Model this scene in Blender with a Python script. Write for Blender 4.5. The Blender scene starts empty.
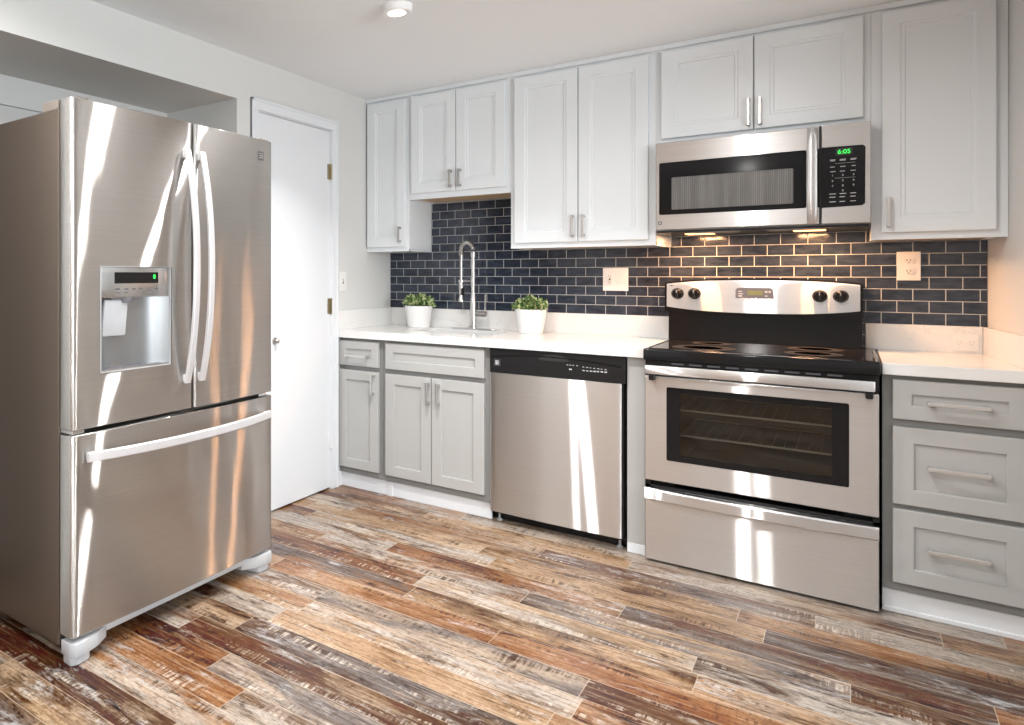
import bpy, bmesh, math, random
from mathutils import Vector, Matrix
random.seed(7)
scene = bpy.context.scene
COL = scene.collection
PI = math.pi

# ------------------------------------------------------------------ camera
cam_data = bpy.data.cameras.new('camera')
cam = bpy.data.objects.new('camera', cam_data)
COL.objects.link(cam)
cam.location = (2.2845, -4.152, 1.2431)
cam.rotation_euler = (PI / 2, 0, 0.7129)
cam_data.sensor_width = 36
cam_data.sensor_fit = 'HORIZONTAL'
cam_data.lens = 704.41 / 1024 * 36
cam_data.shift_x = (512 - 241.11) / 1024
cam_data.shift_y = -(362.5 - 274.82) / 1024
cam_data.clip_start = 0.05
scene.camera = cam

# ------------------------------------------------------------------ world, exposure
world = bpy.data.worlds.new('daylight')
scene.world = world
world.use_nodes = True
bg = world.node_tree.nodes['Background']
bg.inputs[0].default_value = (0.95, 0.98, 1.0, 1)
bg.inputs[1].default_value = 1.0
scene.view_settings.view_transform = 'Standard'
scene.view_settings.look = 'None'
scene.view_settings.gamma = 1
scene.view_settings.use_curve_mapping = False
scene.view_settings.exposure = 0.22

CEIL = 2.335
# ceiling cans: x, y, power; only the first in view, the last an added frontal fill
CANS = [(0.892, -1.575, 19), (1.86, -1.69, 10), (0.50, -3.40, 19), (1.66, -3.20, 18), (1.53, -5.10, 24)]


def area_light(name, loc, size, power, color, rot=(0, 0, 0), size_y=None, spread=PI):
    l = bpy.data.lights.new(name, 'AREA')
    l.energy = power
    l.color = color
    l.size = size
    l.shape = 'DISK'
    if size_y:
        l.shape = 'RECTANGLE'
        l.size_y = size_y
    l.spread = spread
    o = bpy.data.objects.new(name, l)
    COL.objects.link(o)
    o.location = loc
    o.rotation_euler = rot
    return o


# added fill light in front of the unseen side windows, off to the right
for wy in (-5.0, -3.0):
    area_light('window_daylight', (5.10, wy, 1.45), 1.3, 70, (0.88, 0.95, 1.0), (0, PI / 2 + 0.25, 0), 1.5)


# ------------------------------------------------------------------ materials
def mat(name, color, rough=0.5, metal=0.0, spec=0.5, coat=0.0):
    m = bpy.data.materials.new(name)
    m.use_nodes = True
    b = m.node_tree.nodes['Principled BSDF']
    b.inputs['Base Color'].default_value = (*color, 1)
    b.inputs['Roughness'].default_value = rough
    b.inputs['Metallic'].default_value = metal
    b.inputs['Specular IOR Level'].default_value = spec
    b.inputs['Coat Weight'].default_value = coat
    return m


class NT:
    """small wrapper for building node graphs"""
    def __init__(self, m):
        self.t = m.node_tree
        self.b = self.t.nodes['Principled BSDF']

    def n(self, kind, **kw):
        nd = self.t.nodes.new(kind)
        for k, v in kw.items():
            setattr(nd, k, v)
        return nd

    def l(self, a, b):
        self.t.links.new(a, b)

    def val(self, sock, v):
        if isinstance(v, (int, float, tuple)):
            sock.default_value = v
        else:
            self.l(v, sock)

    def m(self, op, a, b=0.0, c=None):
        nd = self.n('ShaderNodeMath', operation=op)
        self.val(nd.inputs[0], a)
        self.val(nd.inputs[1], b)
        if c is not None:
            self.val(nd.inputs[2], c)
        return nd.outputs[0]

    def mix(self, f, a, b, mode='MIX'):
        nd = self.n('ShaderNodeMix', data_type='RGBA', blend_type=mode)
        self.val(nd.inputs[0], f)
        self.val(nd.inputs[6], a)
        self.val(nd.inputs[7], b)
        return nd.outputs[2]

    def ramp(self, f, stops, interp='LINEAR'):
        nd = self.n('ShaderNodeValToRGB')
        cr = nd.color_ramp
        cr.interpolation = interp
        while len(cr.elements) < len(stops):
            cr.elements.new(0.5)
        for e, (p, c) in zip(cr.elements, stops):
            e.position = p
            e.color = (*c, 1) if len(c) == 3 else c
        self.l(f, nd.inputs[0])
        return nd.outputs[0]

    def noise(self, vec, scale, detail=3, rough=0.5, dist=0.0):
        nd = self.n('ShaderNodeTexNoise')
        self.l(vec, nd.inputs['Vector'])
        nd.inputs['Scale'].default_value = scale
        nd.inputs['Detail'].default_value = detail
        nd.inputs['Roughness'].default_value = rough
        nd.inputs['Distortion'].default_value = dist
        return nd.outputs[0]

    def map(self, vec, scale=(1, 1, 1), loc=(0, 0, 0), rot=(0, 0, 0)):
        nd = self.n('ShaderNodeMapping')
        self.l(vec, nd.inputs[0])
        nd.inputs['Scale'].default_value = scale
        nd.inputs['Location'].default_value = loc
        nd.inputs['Rotation'].default_value = rot
        return nd.outputs[0]

    def pos(self):
        return self.n('ShaderNodeNewGeometry').outputs['Position']

    def bump(self, h, strength, dist=0.002):
        nd = self.n('ShaderNodeBump')
        nd.inputs['Strength'].default_value = strength
        nd.inputs['Distance'].default_value = dist
        self.l(h, nd.inputs['Height'])
        self.l(nd.outputs[0], self.b.inputs['Normal'])
        return nd


def stainless(name, color, rough, aniso=0.95, wave=0.0, metal=1.0):
    m = mat(name, color, rough, metal)
    g = NT(m)
    p = g.pos()
    streak = g.noise(g.map(p, (2, 2, 260)), 1.0, 4, 0.6)
    g.l(g.mix(0.04, (*color, 1), g.ramp(streak, [(0.3, (0, 0, 0)), (0.7, (1, 1, 1))]), 'OVERLAY'), g.b.inputs['Base Color'])
    if aniso:
        g.b.inputs['Anisotropic'].default_value = aniso
        g.b.inputs['Anisotropic Rotation'].default_value = 0.25
        t = g.n('ShaderNodeTangent', direction_type='RADIAL', axis='Z')
        g.l(t.outputs[0], g.b.inputs['Tangent'])
    if wave:
        g.bump(g.noise(g.map(p, (5, 5, 1.6)), 1.0, 1), wave, 0.01)
    return m


def brushed(name, color, rough, aniso, wave=0.0, wave_scale=(5, 5, 1.6), soft=0.58):
    """horizontally brushed sheet steel: sharp sideways, long vertical highlights"""
    m = bpy.data.materials.new(name)
    m.use_nodes = True
    g = NT(m)
    p = g.pos()
    gl = g.n('ShaderNodeBsdfAnisotropic')
    streak = g.noise(g.map(p, (1.5, 1.5, 200)), 1.0, 3, 0.6)
    lo, hi = [c * 0.96 for c in color], [min(1, c * 1.03) for c in color]
    g.l(g.ramp(streak, [(0.3, tuple(lo)), (0.7, tuple(hi))]), gl.inputs['Color'])
    gl.inputs['Roughness'].default_value = rough
    gl.inputs['Anisotropy'].default_value = aniso
    t = g.n('ShaderNodeTangent', direction_type='RADIAL', axis='Z')
    g.l(t.outputs[0], gl.inputs['Tangent'])
    if wave:
        bp = g.n('ShaderNodeBump')
        bp.inputs['Strength'].default_value = wave
        bp.inputs['Distance'].default_value = 0.01
        g.l(g.noise(g.map(p, wave_scale), 1.0, 1), bp.inputs['Height'])
        g.l(bp.outputs[0], gl.inputs['Normal'])
    g2 = g.n('ShaderNodeBsdfAnisotropic')
    g2.inputs['Roughness'].default_value = 0.38
    g2.inputs['Anisotropy'].default_value = 0.45
    g.l(t.outputs[0], g2.inputs['Tangent'])
    g.l(gl.inputs['Color'].links[0].from_socket, g2.inputs['Color'])
    if wave:
        g.l(bp.outputs[0], g2.inputs['Normal'])
    mx = g.n('ShaderNodeMixShader')
    mx.inputs[0].default_value = soft
    g.l(gl.outputs[0], mx.inputs[1])
    g.l(g2.outputs[0], mx.inputs[2])
    out = g.t.nodes['Material Output']
    g.l(mx.outputs[0], out.inputs[0])
    g.t.nodes.remove(g.b)
    return m


M = {}
M['wall'] = mat('wall_paint_greige', (0.66, 0.66, 0.645), 0.85)
M['wall_warm'] = mat('wall_paint_warm', (0.50, 0.45, 0.41), 0.85)
M['reflector_wood'] = mat('reflector_honey_wood', (0.62, 0.33, 0.16), 0.45)  # only for the added door that the steel reflects
M['ceiling'] = mat('ceiling_paint', (0.87, 0.90, 0.92), 0.9)
M['trim'] = mat('trim_white_gloss', (0.74, 0.76, 0.785), 0.35)
M['cab_white'] = mat('cabinet_white_lacquer', (0.77, 0.80, 0.82), 0.30)
M['cab_raw'] = mat('cabinet_raw_plywood', (0.55, 0.38, 0.22), 0.6)
M['cab_gray'] = mat('cabinet_gray_paint', (0.44, 0.44, 0.43), 0.4)
M['cab_frame'] = mat('cabinet_gray_frame', (0.235, 0.235, 0.23), 0.45)
M['nickel'] = stainless('brushed_nickel', (0.66, 0.655, 0.65), 0.25, 0)
M['pull_steel'] = mat('pull_satin_steel', (0.64, 0.635, 0.63), 0.30, 0.8)
M['nickel_dark'] = stainless('pull_nickel', (0.50, 0.48, 0.46), 0.35, 0)
M['steel'] = brushed('stainless_brushed', (0.72, 0.71, 0.705), 0.21, 0.94)
M['steel_fridge'] = brushed('stainless_fridge', (0.585, 0.57, 0.55), 0.19, 0.94, 0.26, soft=0.38)
M['steel_light'] = stainless('stainless_satin_handle', (0.72, 0.72, 0.74), 0.36, 0, 0, 0.5)
M['fridge_side'] = mat('fridge_side_textured', (0.17, 0.135, 0.11), 0.34, 0.7)
g = NT(M['fridge_side'])
g.bump(g.noise(g.pos(), 420, 2), 0.25, 0.001)
M['plastic_gray'] = mat('plastic_gray', (0.40, 0.41, 0.42), 0.4)
M['hinge_gray'] = mat('hinge_cover_taupe', (0.17, 0.145, 0.125), 0.5)
M['foot_gray'] = mat('foot_light_gray', (0.47, 0.48, 0.50), 0.4)
M['recess_gray'] = mat('dispenser_satin_gray', (0.30, 0.305, 0.31), 0.33, 0.7)
M['dark_gap'] = mat('dark_gap_gasket', (0.02, 0.02, 0.02), 0.6)  # near-black, for the gasket and the dark inside gaps
M['black'] = mat('black_gloss', (0.010, 0.010, 0.011), 0.10, 0, 0.22)
M['black_satin'] = mat('black_plastic', (0.012, 0.012, 0.013), 0.3, 0, 0.3)
M['black_glass'] = mat('black_ceramic_glass', (0.02, 0.016, 0.014), 0.06, 0, 0.4)
M['ring'] = mat('burner_print', (0.10, 0.09, 0.085), 0.15)
M['enamel'] = mat('oven_enamel', (0.27, 0.28, 0.275), 0.35)
M['rack'] = mat('rack_chrome', (0.85, 0.83, 0.78), 0.35, 0.3)
M['legend'] = mat('legend_print', (0.55, 0.55, 0.56), 0.5)
M['legend_dark'] = mat('legend_print_dark', (0.10, 0.10, 0.11), 0.5)
M['badge'] = mat('badge_dark', (0.05, 0.05, 0.055), 0.3)
M['white_plastic'] = mat('white_plastic', (0.80, 0.79, 0.77), 0.35)
M['slot'] = mat('socket_slot', (0.10, 0.05, 0.04), 0.5)
M['pot'] = mat('pot_white_ceramic', (0.84, 0.84, 0.83), 0.35)
M['soil'] = mat('soil', (0.05, 0.035, 0.025), 0.9)
M['brass'] = mat('hinge_brass', (0.38, 0.33, 0.22), 0.35, 1)
M['sink'] = stainless('sink_steel', (0.34, 0.34, 0.345), 0.35, 0)
M['can_trim'] = mat('lamp_trim_white', (0.85, 0.85, 0.85), 0.4)
M['fabric_dark'] = mat('vent_dark', (0.03, 0.03, 0.03), 0.6)
M['glass_pane'] = mat('window_glass', (1, 1, 1), 0.0)
M['lcd'] = mat('lcd_olive', (0.24, 0.25, 0.12), 0.25)
M['lcd_dark'] = mat('lcd_dark', (0.03, 0.035, 0.03), 0.2)
M['panel_gray'] = mat('panel_gray', (0.17, 0.17, 0.19), 0.22)


def emission(name, color, strength):
    m = bpy.data.materials.new(name)
    m.use_nodes = True
    t = m.node_tree
    t.nodes.remove(t.nodes['Principled BSDF'])
    e = t.nodes.new('ShaderNodeEmission')
    e.inputs[0].default_value = (*color, 1)
    e.inputs[1].default_value = strength
    t.links.new(e.outputs[0], t.nodes['Material Output'].inputs[0])
    return m


M['lens_on'] = emission('lamp_lens_lit', (1, 0.96, 0.90), 6)
M['hood_on'] = emission('cooktop_lamp_lit', (1, 0.45, 0.16), 5)
M['led_green'] = emission('led_green', (0.05, 1.0, 0.12), 1.6)


def glass(name, tint, refl_ior=1.45):
    m = bpy.data.materials.new(name)
    m.use_nodes = True
    t = m.node_tree
    t.nodes.remove(t.nodes['Principled BSDF'])
    tr = t.nodes.new('ShaderNodeBsdfTransparent')
    tr.inputs[0].default_value = (*tint, 1)
    gl = t.nodes.new('ShaderNodeBsdfGlossy')
    gl.inputs['Roughness'].default_value = 0.03
    fr = t.nodes.new('ShaderNodeFresnel')
    fr.inputs[0].default_value = refl_ior
    mx = t.nodes.new('ShaderNodeMixShader')
    t.links.new(fr.outputs[0], mx.inputs[0])
    t.links.new(tr.outputs[0], mx.inputs[1])
    t.links.new(gl.outputs[0], mx.inputs[2])
    t.links.new(mx.outputs[0], t.nodes['Material Output'].inputs[0])
    return m


M['oven_glass'] = glass('oven_glass', (0.72, 0.70, 0.67), 1.5)
M['clear_glass'] = glass('clear_glass', (0.97, 0.98, 0.98), 1.3)

# countertop: white quartz with faint veins
m = mat('quartz_white', (0.86, 0.85, 0.83), 0.16)
g = NT(m)
p = g.pos()
v = g.noise(g.map(p, (3, 3, 3), rot=(0, 0, 0.6)), 1.0, 6, 0.6, 1.6)
vein = g.ramp(v, [(0.485, (0, 0, 0)), (0.5, (1, 1, 1)), (0.515, (0, 0, 0))])
v2 = g.noise(g.map(p, (1.3, 1.3, 1.3)), 1.0, 4, 0.6)
msk = g.m('MULTIPLY', vein, g.ramp(v2, [(0.45, (0, 0, 0)), (0.7, (1, 1, 1))]))
g.l(g.mix(msk, (0.78, 0.775, 0.76, 1), (0.56, 0.545, 0.51, 1)), g.b.inputs['Base Color'])
M['quartz'] = m

# backsplash: navy glazed 2x4 tiles
m = mat('tile_navy_glazed', (0.05, 0.06, 0.08), 0.16)
g = NT(m)
p = g.pos()
sp = g.n('ShaderNodeSeparateXYZ')
g.l(p, sp.inputs[0])
cb = g.n('ShaderNodeCombineXYZ')
g.l(g.m('ADD', sp.outputs[0], 1.0 - 0.096 + 0.0498 - 1.0 + 0.996), cb.inputs[0])
g.l(g.m('SUBTRACT', sp.outputs[2], 1.0305), cb.inputs[1])
br = g.n('ShaderNodeTexBrick', offset=0.5, offset_frequency=2, squash=1.0)
g.l(cb.outputs[0], br.inputs['Vector'])
br.inputs['Color1'].default_value = (0, 0, 0, 1)
br.inputs['Color2'].default_value = (1, 1, 1, 1)
br.inputs['Mortar'].default_value = (0.5, 0.5, 0.5, 1)
br.inputs['Scale'].default_value = 1.0
br.inputs['Mortar Size'].default_value = 0.0016
br.inputs['Mortar Smooth'].default_value = 0.2
br.inputs['Brick Width'].default_value = 0.0996
br.inputs['Row Height'].default_value = 0.0506
br.inputs['Bias'].default_value = 0.0
tile = g.ramp(br.outputs['Color'], [(0.0, (0.010, 0.015, 0.028)), (0.5, (0.018, 0.026, 0.044)), (1.0, (0.035, 0.045, 0.066))])
mott = g.noise(g.map(p, (14, 14, 40)), 1.0, 4, 0.65)
tile2 = g.mix(0.42, tile, g.ramp(mott, [(0.35, (0.004, 0.007, 0.014)), (0.68, (0.075, 0.09, 0.125))]))
g.l(g.mix(br.outputs['Fac'], tile2, (0.52, 0.52, 0.50, 1)), g.b.inputs['Base Color'])
g.l(g.m('MULTIPLY_ADD', br.outputs['Fac'], 0.6, 0.14), g.b.inputs['Roughness'])
wav = g.noise(g.map(p, (22, 22, 30)), 1.0, 2)
g.bump(g.m('ADD', g.m('MULTIPLY', br.outputs['Fac'], -1.0), g.m('MULTIPLY', wav, 0.9)), 0.6, 0.0015)
M['tile'] = m

# floor: mixed reclaimed-look planks running along x
m = mat('plank_floor', (0.3, 0.2, 0.1), 0.3)
g = NT(m)
p = g.pos()
sp = g.n('ShaderNodeSeparateXYZ')
g.l(p, sp.inputs[0])
PW, PL = 0.122, 0.95
ry = g.m('DIVIDE', g.m('ADD', sp.outputs[1], 20 * PW - 0.018), PW)
row = g.m('FLOOR', ry)
fy = g.m('FRACT', ry)
wn1 = g.n('ShaderNodeTexWhiteNoise', noise_dimensions='1D')
g.l(g.m('ADD', row, 3.37), wn1.inputs['W'])
rx = g.m('ADD', g.m('DIVIDE', sp.outputs[0], PL), g.m('MULTIPLY', wn1.outputs[0], 9.0))
colx = g.m('FLOOR', rx)
fx = g.m('FRACT', rx)
idv = g.n('ShaderNodeCombineXYZ')
g.l(row, idv.inputs[0])
g.l(colx, idv.inputs[1])
wn = g.n('ShaderNodeTexWhiteNoise', noise_dimensions='3D')
g.l(idv.outputs[0], wn.inputs['Vector'])
sc = g.n('ShaderNodeSeparateColor')
g.l(wn.outputs['Color'], sc.inputs[0])
off = g.n('ShaderNodeCombineXYZ')
g.l(g.m('MULTIPLY', sc.outputs[0], 30.0), off.inputs[0])
g.l(g.m('MULTIPLY', sc.outputs[1], 30.0), off.inputs[1])
g.l(g.m('MULTIPLY', sc.outputs[2], 30.0), off.inputs[2])
va = g.n('ShaderNodeVectorMath', operation='ADD')
g.l(p, va.inputs[0])
g.l(off.outputs[0], va.inputs[1])
q = va.outputs[0]
base = g.ramp(sc.outputs[0], [(0.0, (0.31, 0.175, 0.105)), (0.16, (0.36, 0.245, 0.16)), (0.32, (0.17, 0.105, 0.075)),
                              (0.46, (0.33, 0.27, 0.22)), (0.58, (0.25, 0.135, 0.085)), (0.72, (0.39, 0.275, 0.185)),
                              (0.86, (0.12, 0.092, 0.08))], 'CONSTANT')
second = g.ramp(sc.outputs[1], [(0.0, (0.40, 0.355, 0.31)), (0.3, (0.15, 0.11, 0.09)), (0.5, (0.29, 0.165, 0.105)),
                                (0.7, (0.39, 0.265, 0.175)), (0.87, (0.19, 0.175, 0.17))], 'CONSTANT')
patch = g.noise(g.map(q, (2.2, 8, 1)), 1.0, 8, 0.68, 0.6)
c = g.mix(g.ramp(patch, [(0.42, (0, 0, 0)), (0.54, (0.95, 0.95, 0.95))]), base, second)
# broad tone along each board
tone = g.noise(g.map(q, (1.6, 5, 1), loc=(3, 8, 2)), 1.0, 7, 0.7, 0.3)
c = g.mix(g.ramp(tone, [(0.33, (0.75, 0.75, 0.75)), (0.50, (0, 0, 0))]), c, (0.135, 0.085, 0.06, 1))
c = g.mix(g.ramp(tone, [(0.52, (0, 0, 0)), (0.70, (0.6, 0.6, 0.6))]), c, (0.56, 0.43, 0.31, 1))
grain = g.noise(g.map(q, (4.0, 95, 1)), 1.0, 8, 0.75, 0.5)
c = g.mix(g.m('MULTIPLY', g.ramp(grain, [(0.34, (1, 1, 1)), (0.50, (0, 0, 0))]), 0.6), c, (0.085, 0.055, 0.042, 1))
c = g.mix(g.m('MULTIPLY', g.ramp(grain, [(0.53, (0, 0, 0)), (0.70, (1, 1, 1))]), 0.45), c, (0.60, 0.49, 0.38, 1))
# irregular saw marks across the grain
sn = g.noise(g.map(q, (95, 7, 1), loc=(1, 2, 6)), 1.0, 3, 0.6, 0.4)
sawm = g.noise(g.map(q, (2.4, 16, 1), loc=(5, 3, 1)), 1.0, 6, 0.7)
sawm = g.ramp(sawm, [(0.53, (0, 0, 0)), (0.63, (1, 1, 1))])
sawc = g.mix(g.m('GREATER_THAN', sc.outputs[2], 0.5), (0.60, 0.53, 0.45, 1), (0.075, 0.06, 0.055, 1))
c = g.mix(g.m('MULTIPLY', g.m('MULTIPLY', sawm, g.ramp(sn, [(0.46, (0, 0, 0)), (0.60, (1, 1, 1))])), 0.75), c, sawc)
# dark worn blotches and pale blue-grey wash
fine = g.noise(g.map(q, (45, 100, 1)), 1.0, 5, 0.75)
c = g.mix(g.ramp(fine, [(0.36, (0.45, 0.45, 0.45)), (0.50, (0, 0, 0))]), c, (0.10, 0.07, 0.055, 1))
blot = g.noise(g.map(q, (4.5, 19, 1), loc=(9, 1, 4)), 1.0, 9, 0.76, 0.6)
bm_ = g.ramp(g.m('ADD', blot, g.m('MULTIPLY_ADD', fine, 0.34, -0.17)), [(0.545, (0, 0, 0)), (0.64, (1, 1, 1))])
c = g.mix(g.m('MULTIPLY', bm_, 0.78), c, (0.065, 0.055, 0.055, 1))
blot2 = g.noise(g.map(q, (3.4, 14, 1), loc=(2, 7, 8)), 1.0, 9, 0.76, 0.6)
bm2 = g.ramp(g.m('ADD', blot2, g.m('MULTIPLY_ADD', fine, 0.25, -0.125)), [(0.56, (0, 0, 0)), (0.68, (1, 1, 1))])
c = g.mix(g.m('MULTIPLY', bm2, 0.75), c, (0.47, 0.465, 0.46, 1))
ey = g.m('MULTIPLY', g.m('MINIMUM', fy, g.m('SUBTRACT', 1.0, fy)), PW)
ex = g.m('MULTIPLY', g.m('MINIMUM', fx, g.m('SUBTRACT', 1.0, fx)), PL)
seam = g.m('LESS_THAN', g.m('MINIMUM', ex, ey), 0.0012)
c = g.mix(g.m('MULTIPLY', seam, 0.55), c, (0.50, 0.42, 0.34, 1))
bc = g.n('ShaderNodeBrightContrast')
g.l(c, bc.inputs[0])
bc.inputs['Bright'].default_value = 0.015
bc.inputs['Contrast'].default_value = 0.24
hs = g.n('ShaderNodeHueSaturation')
hs.inputs['Saturation'].default_value = 0.90
g.l(bc.outputs[0], hs.inputs['Color'])
g.l(hs.outputs[0], g.b.inputs['Base Color'])
g.l(g.m('MULTIPLY_ADD', grain, 0.22, 0.20), g.b.inputs['Roughness'])
g.bump(g.m('SUBTRACT', g.m('MULTIPLY', grain, 0.5), seam), 0.25, 0.001)
M['floor'] = m

# microwave window screen: fine vertical lines
m = mat('microwave_screen', (0.1, 0.1, 0.1), 0.3)
g = NT(m)
p = g.pos()
wv = g.n('ShaderNodeTexWave', wave_type='BANDS', bands_direction='X')
g.l(p, wv.inputs['Vector'])
wv.inputs['Scale'].default_value = 42
wv.inputs['Distortion'].default_value = 1.5
low = g.noise(g.map(p, (60, 1, 3)), 1.0, 3)
c = g.mix(g.m('MULTIPLY', wv.outputs[0], g.ramp(low, [(0.35, (0.2, 0.2, 0.2)), (0.65, (1, 1, 1))])), (0.10, 0.095, 0.09, 1), (0.22, 0.21, 0.20, 1))
g.l(c, g.b.inputs['Base Color'])
M['mw_screen'] = m

# leaves
m = mat('leaf_green', (0.1, 0.25, 0.04), 0.5)
g = NT(m)
nz = g.noise(g.pos(), 55, 2)
g.l(g.ramp(nz, [(0.34, (0.025, 0.075, 0.015)), (0.50, (0.12, 0.23, 0.045)), (0.60, (0.62, 0.66, 0.36))]), g.b.inputs['Base Color'])  # palest stop puts highlights into the leaf colour
M['leaf'] = m


# ------------------------------------------------------------------ mesh helpers
class MB:
    """collects pieces (in room coordinates) and links them as ONE mesh object"""
    def __init__(self):
        self.bm = bmesh.new()

    def _merge(self, t):
        me = bpy.data.meshes.new('tmp')
        t.to_mesh(me)
        t.free()
        self.bm.from_mesh(me)
        bpy.data.meshes.remove(me)

    def box(self, x0, x1, y0, y1, z0, z1, bev=0.0, seg=2, mtx=None):
        t = bmesh.new()
        bmesh.ops.create_cube(t, size=1)
        for v in t.verts:
            v.co = Vector(((x0 + x1) / 2 + v.co.x * (x1 - x0), (y0 + y1) / 2 + v.co.y * (y1 - y0), (z0 + z1) / 2 + v.co.z * (z1 - z0)))
        if bev:
            bmesh.ops.bevel(t, geom=t.edges[:], offset=bev, segments=seg, affect='EDGES', profile=0.5)
        if mtx:
            bmesh.ops.transform(t, matrix=mtx, verts=t.verts)
        self._merge(t)
        return self

    def tube(self, pts, r, n=10, caps=True, flat=None):
        """swept tube through pts; r number or list; flat=(a,b) makes an elliptic/box section"""
        t = bmesh.new()
        pts = [Vector(p) for p in pts]
        rs = r if isinstance(r, (list, tuple)) else [r] * len(pts)
        rings = []
        up = None
        for i, p in enumerate(pts):
            d = (pts[min(i + 1, len(pts) - 1)] - pts[max(i - 1, 0)]).normalized()
            if up is None:
                up = d.orthogonal().normalized()
            up = (up - d * up.dot(d)).normalized()
            sd = d.cross(up)
            rings.append([t.verts.new(p + (up * math.cos(2 * PI * k / n) + sd * math.sin(2 * PI * k / n)) * rs[i]) for k in range(n)])
        for a, b in zip(rings, rings[1:]):
            for k in range(n):
                t.faces.new((a[k], a[(k + 1) % n], b[(k + 1) % n], b[k]))
        if caps:
            t.faces.new(rings[0][::-1])
            t.faces.new(rings[-1])
        self._merge(t)
        return self

    def lathe(self, prof, c, axis='Z', n=28):
        """prof: list of (radius, height) around axis through c"""
        t = bmesh.new()
        rings = []
        for r, h in prof:
            ring = []
            for k in range(n):
                a = 2 * PI * k / n
                x, y = r * math.cos(a), r * math.sin(a)
                if axis == 'Z':
                    v = (x, y, h)
                elif axis == 'Y':
                    v = (x, h, y)
                else:
                    v = (h, x, y)
                ring.append(t.verts.new(Vector(v) + Vector(c)))
            rings.append(ring)
        for a, b in zip(rings, rings[1:]):
            for k in range(n):
                t.faces.new((a[k], a[(k + 1) % n], b[(k + 1) % n], b[k]))
        t.faces.new(rings[0][::-1])
        t.faces.new(rings[-1])
        bmesh.ops.recalc_face_normals(t, faces=t.faces)
        self._merge(t)
        return self

    def prism(self, poly, axis, a0, a1, bev=0.0):
        """polygon (2-D points) extruded along axis from a0 to a1; 2-D axes are the other two in x,y,z order"""
        t = bmesh.new()

        def mk(p, a):
            if axis == 'X':
                return (a, p[0], p[1])
            if axis == 'Y':
                return (p[0], a, p[1])
            return (p[0], p[1], a)
        lo = [t.verts.new(mk(p, a0)) for p in poly]
        hi = [t.verts.new(mk(p, a1)) for p in poly]
        n = len(poly)
        for k in range(n):
            t.faces.new((lo[k], lo[(k + 1) % n], hi[(k + 1) % n], hi[k]))
        t.faces.new(lo[::-1])
        t.faces.new(hi)
        bmesh.ops.recalc_face_normals(t, faces=t.faces)
        if bev:
            bmesh.ops.bevel(t, geom=t.edges[:], offset=bev, segments=2, affect='EDGES', profile=0.5)
        self._merge(t)
        return self

    def rings(self, loops, cap_first=True, cap_last=True):
        """consecutive vertex loops of equal length, bridged"""
        t = bmesh.new()
        R = [[t.verts.new(p) for p in lp] for lp in loops]
        n = len(R[0])
        for a, b in zip(R, R[1:]):
            for k in range(n):
                t.faces.new((a[k], a[(k + 1) % n], b[(k + 1) % n], b[k]))
        if cap_first:
            t.faces.new(R[0][::-1])
        if cap_last:
            t.faces.new(R[-1])
        bmesh.ops.recalc_face_normals(t, faces=t.faces)
        self._merge(t)
        return self

    def build(self, name, material, parent=None, smooth=False, label=None):
        me = bpy.data.meshes.new(name)
        root = parent
        while root is not None and root.parent is not None:
            root = root.parent
        if root is not None:
            bmesh.ops.translate(self.bm, vec=-Vector(root.location), verts=self.bm.verts)
            org = None
        else:
            xs = [v.co for v in self.bm.verts]
            lo = Vector((min(v.x for v in xs), min(v.y for v in xs), min(v.z for v in xs)))
            hi = Vector((max(v.x for v in xs), max(v.y for v in xs), max(v.z for v in xs)))
            org = Vector(((lo.x + hi.x) / 2, (lo.y + hi.y) / 2, lo.z))
            bmesh.ops.translate(self.bm, vec=-org, verts=self.bm.verts)
        self.bm.to_mesh(me)
        self.bm.free()
        o = bpy.data.objects.new(name, me)
        COL.objects.link(o)
        if org is not None:
            o.location = org
        o.parent = parent
        me.materials.append(M[material])
        if smooth:
            for f in me.polygons:
                f.use_smooth = True
            me.set_sharp_from_angle(angle=math.radians(35))
        if label:
            o['label'] = label
        return o


def thing(name, label, cat, loc, group=None):
    o = bpy.data.objects.new(name, None)
    o.empty_display_size = 0.1
    COL.objects.link(o)
    o.location = loc
    o['label'] = label
    o['category'] = cat
    if group:
        o['group'] = group
    return o


def struct(o):
    o['kind'] = 'structure'
    return o


def text_mesh(body, size, material, name, parent, mtx):
    cu = bpy.data.curves.new('txt', 'FONT')
    cu.body = body
    cu.size = size
    cu.align_x = 'CENTER'
    cu.align_y = 'CENTER'
    cu.extrude = 0.0003
    o = bpy.data.objects.new('txt', cu)
    COL.objects.link(o)
    bpy.context.view_layer.update()
    me = bpy.data.meshes.new_from_object(o.evaluated_get(bpy.context.evaluated_depsgraph_get()))
    bpy.data.objects.remove(o)
    me.transform(mtx)
    root = parent
    while root.parent:
        root = root.parent
    me.transform(Matrix.Translation(-Vector(root.location)))
    me.materials.clear()
    me.materials.append(M[material])
    r = bpy.data.objects.new(name, me)
    COL.objects.link(r)
    r.parent = parent
    return r


FRONT = Matrix.Rotation(PI / 2, 4, 'X')            # text facing -y
FACE_X = Matrix.Rotation(PI / 2, 4, 'Z') @ Matrix.Rotation(PI / 2, 4, 'X')   # text facing +x

# ------------------------------------------------------------------ the room
XR = 2.706          # right wall at the back wall
YB = -6.3           # wall behind the camera
XE = 5.2            # far right side of the open room


def skew(y):        # the right wall is slightly out of square
    return XR + 0.0 - y * 0.0785


struct(MB().box(-1.8, XE, YB, 0.12, -0.10, 0.0).build('floor', 'floor'))
struct(MB().box(-1.8, XE, YB, 0.12, CEIL, CEIL + 0.12).build('ceiling', 'ceiling'))
struct(MB().box(-0.12, XE, 0.0, 0.12, 0, CEIL).build('wall_back', 'wall'))
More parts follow.
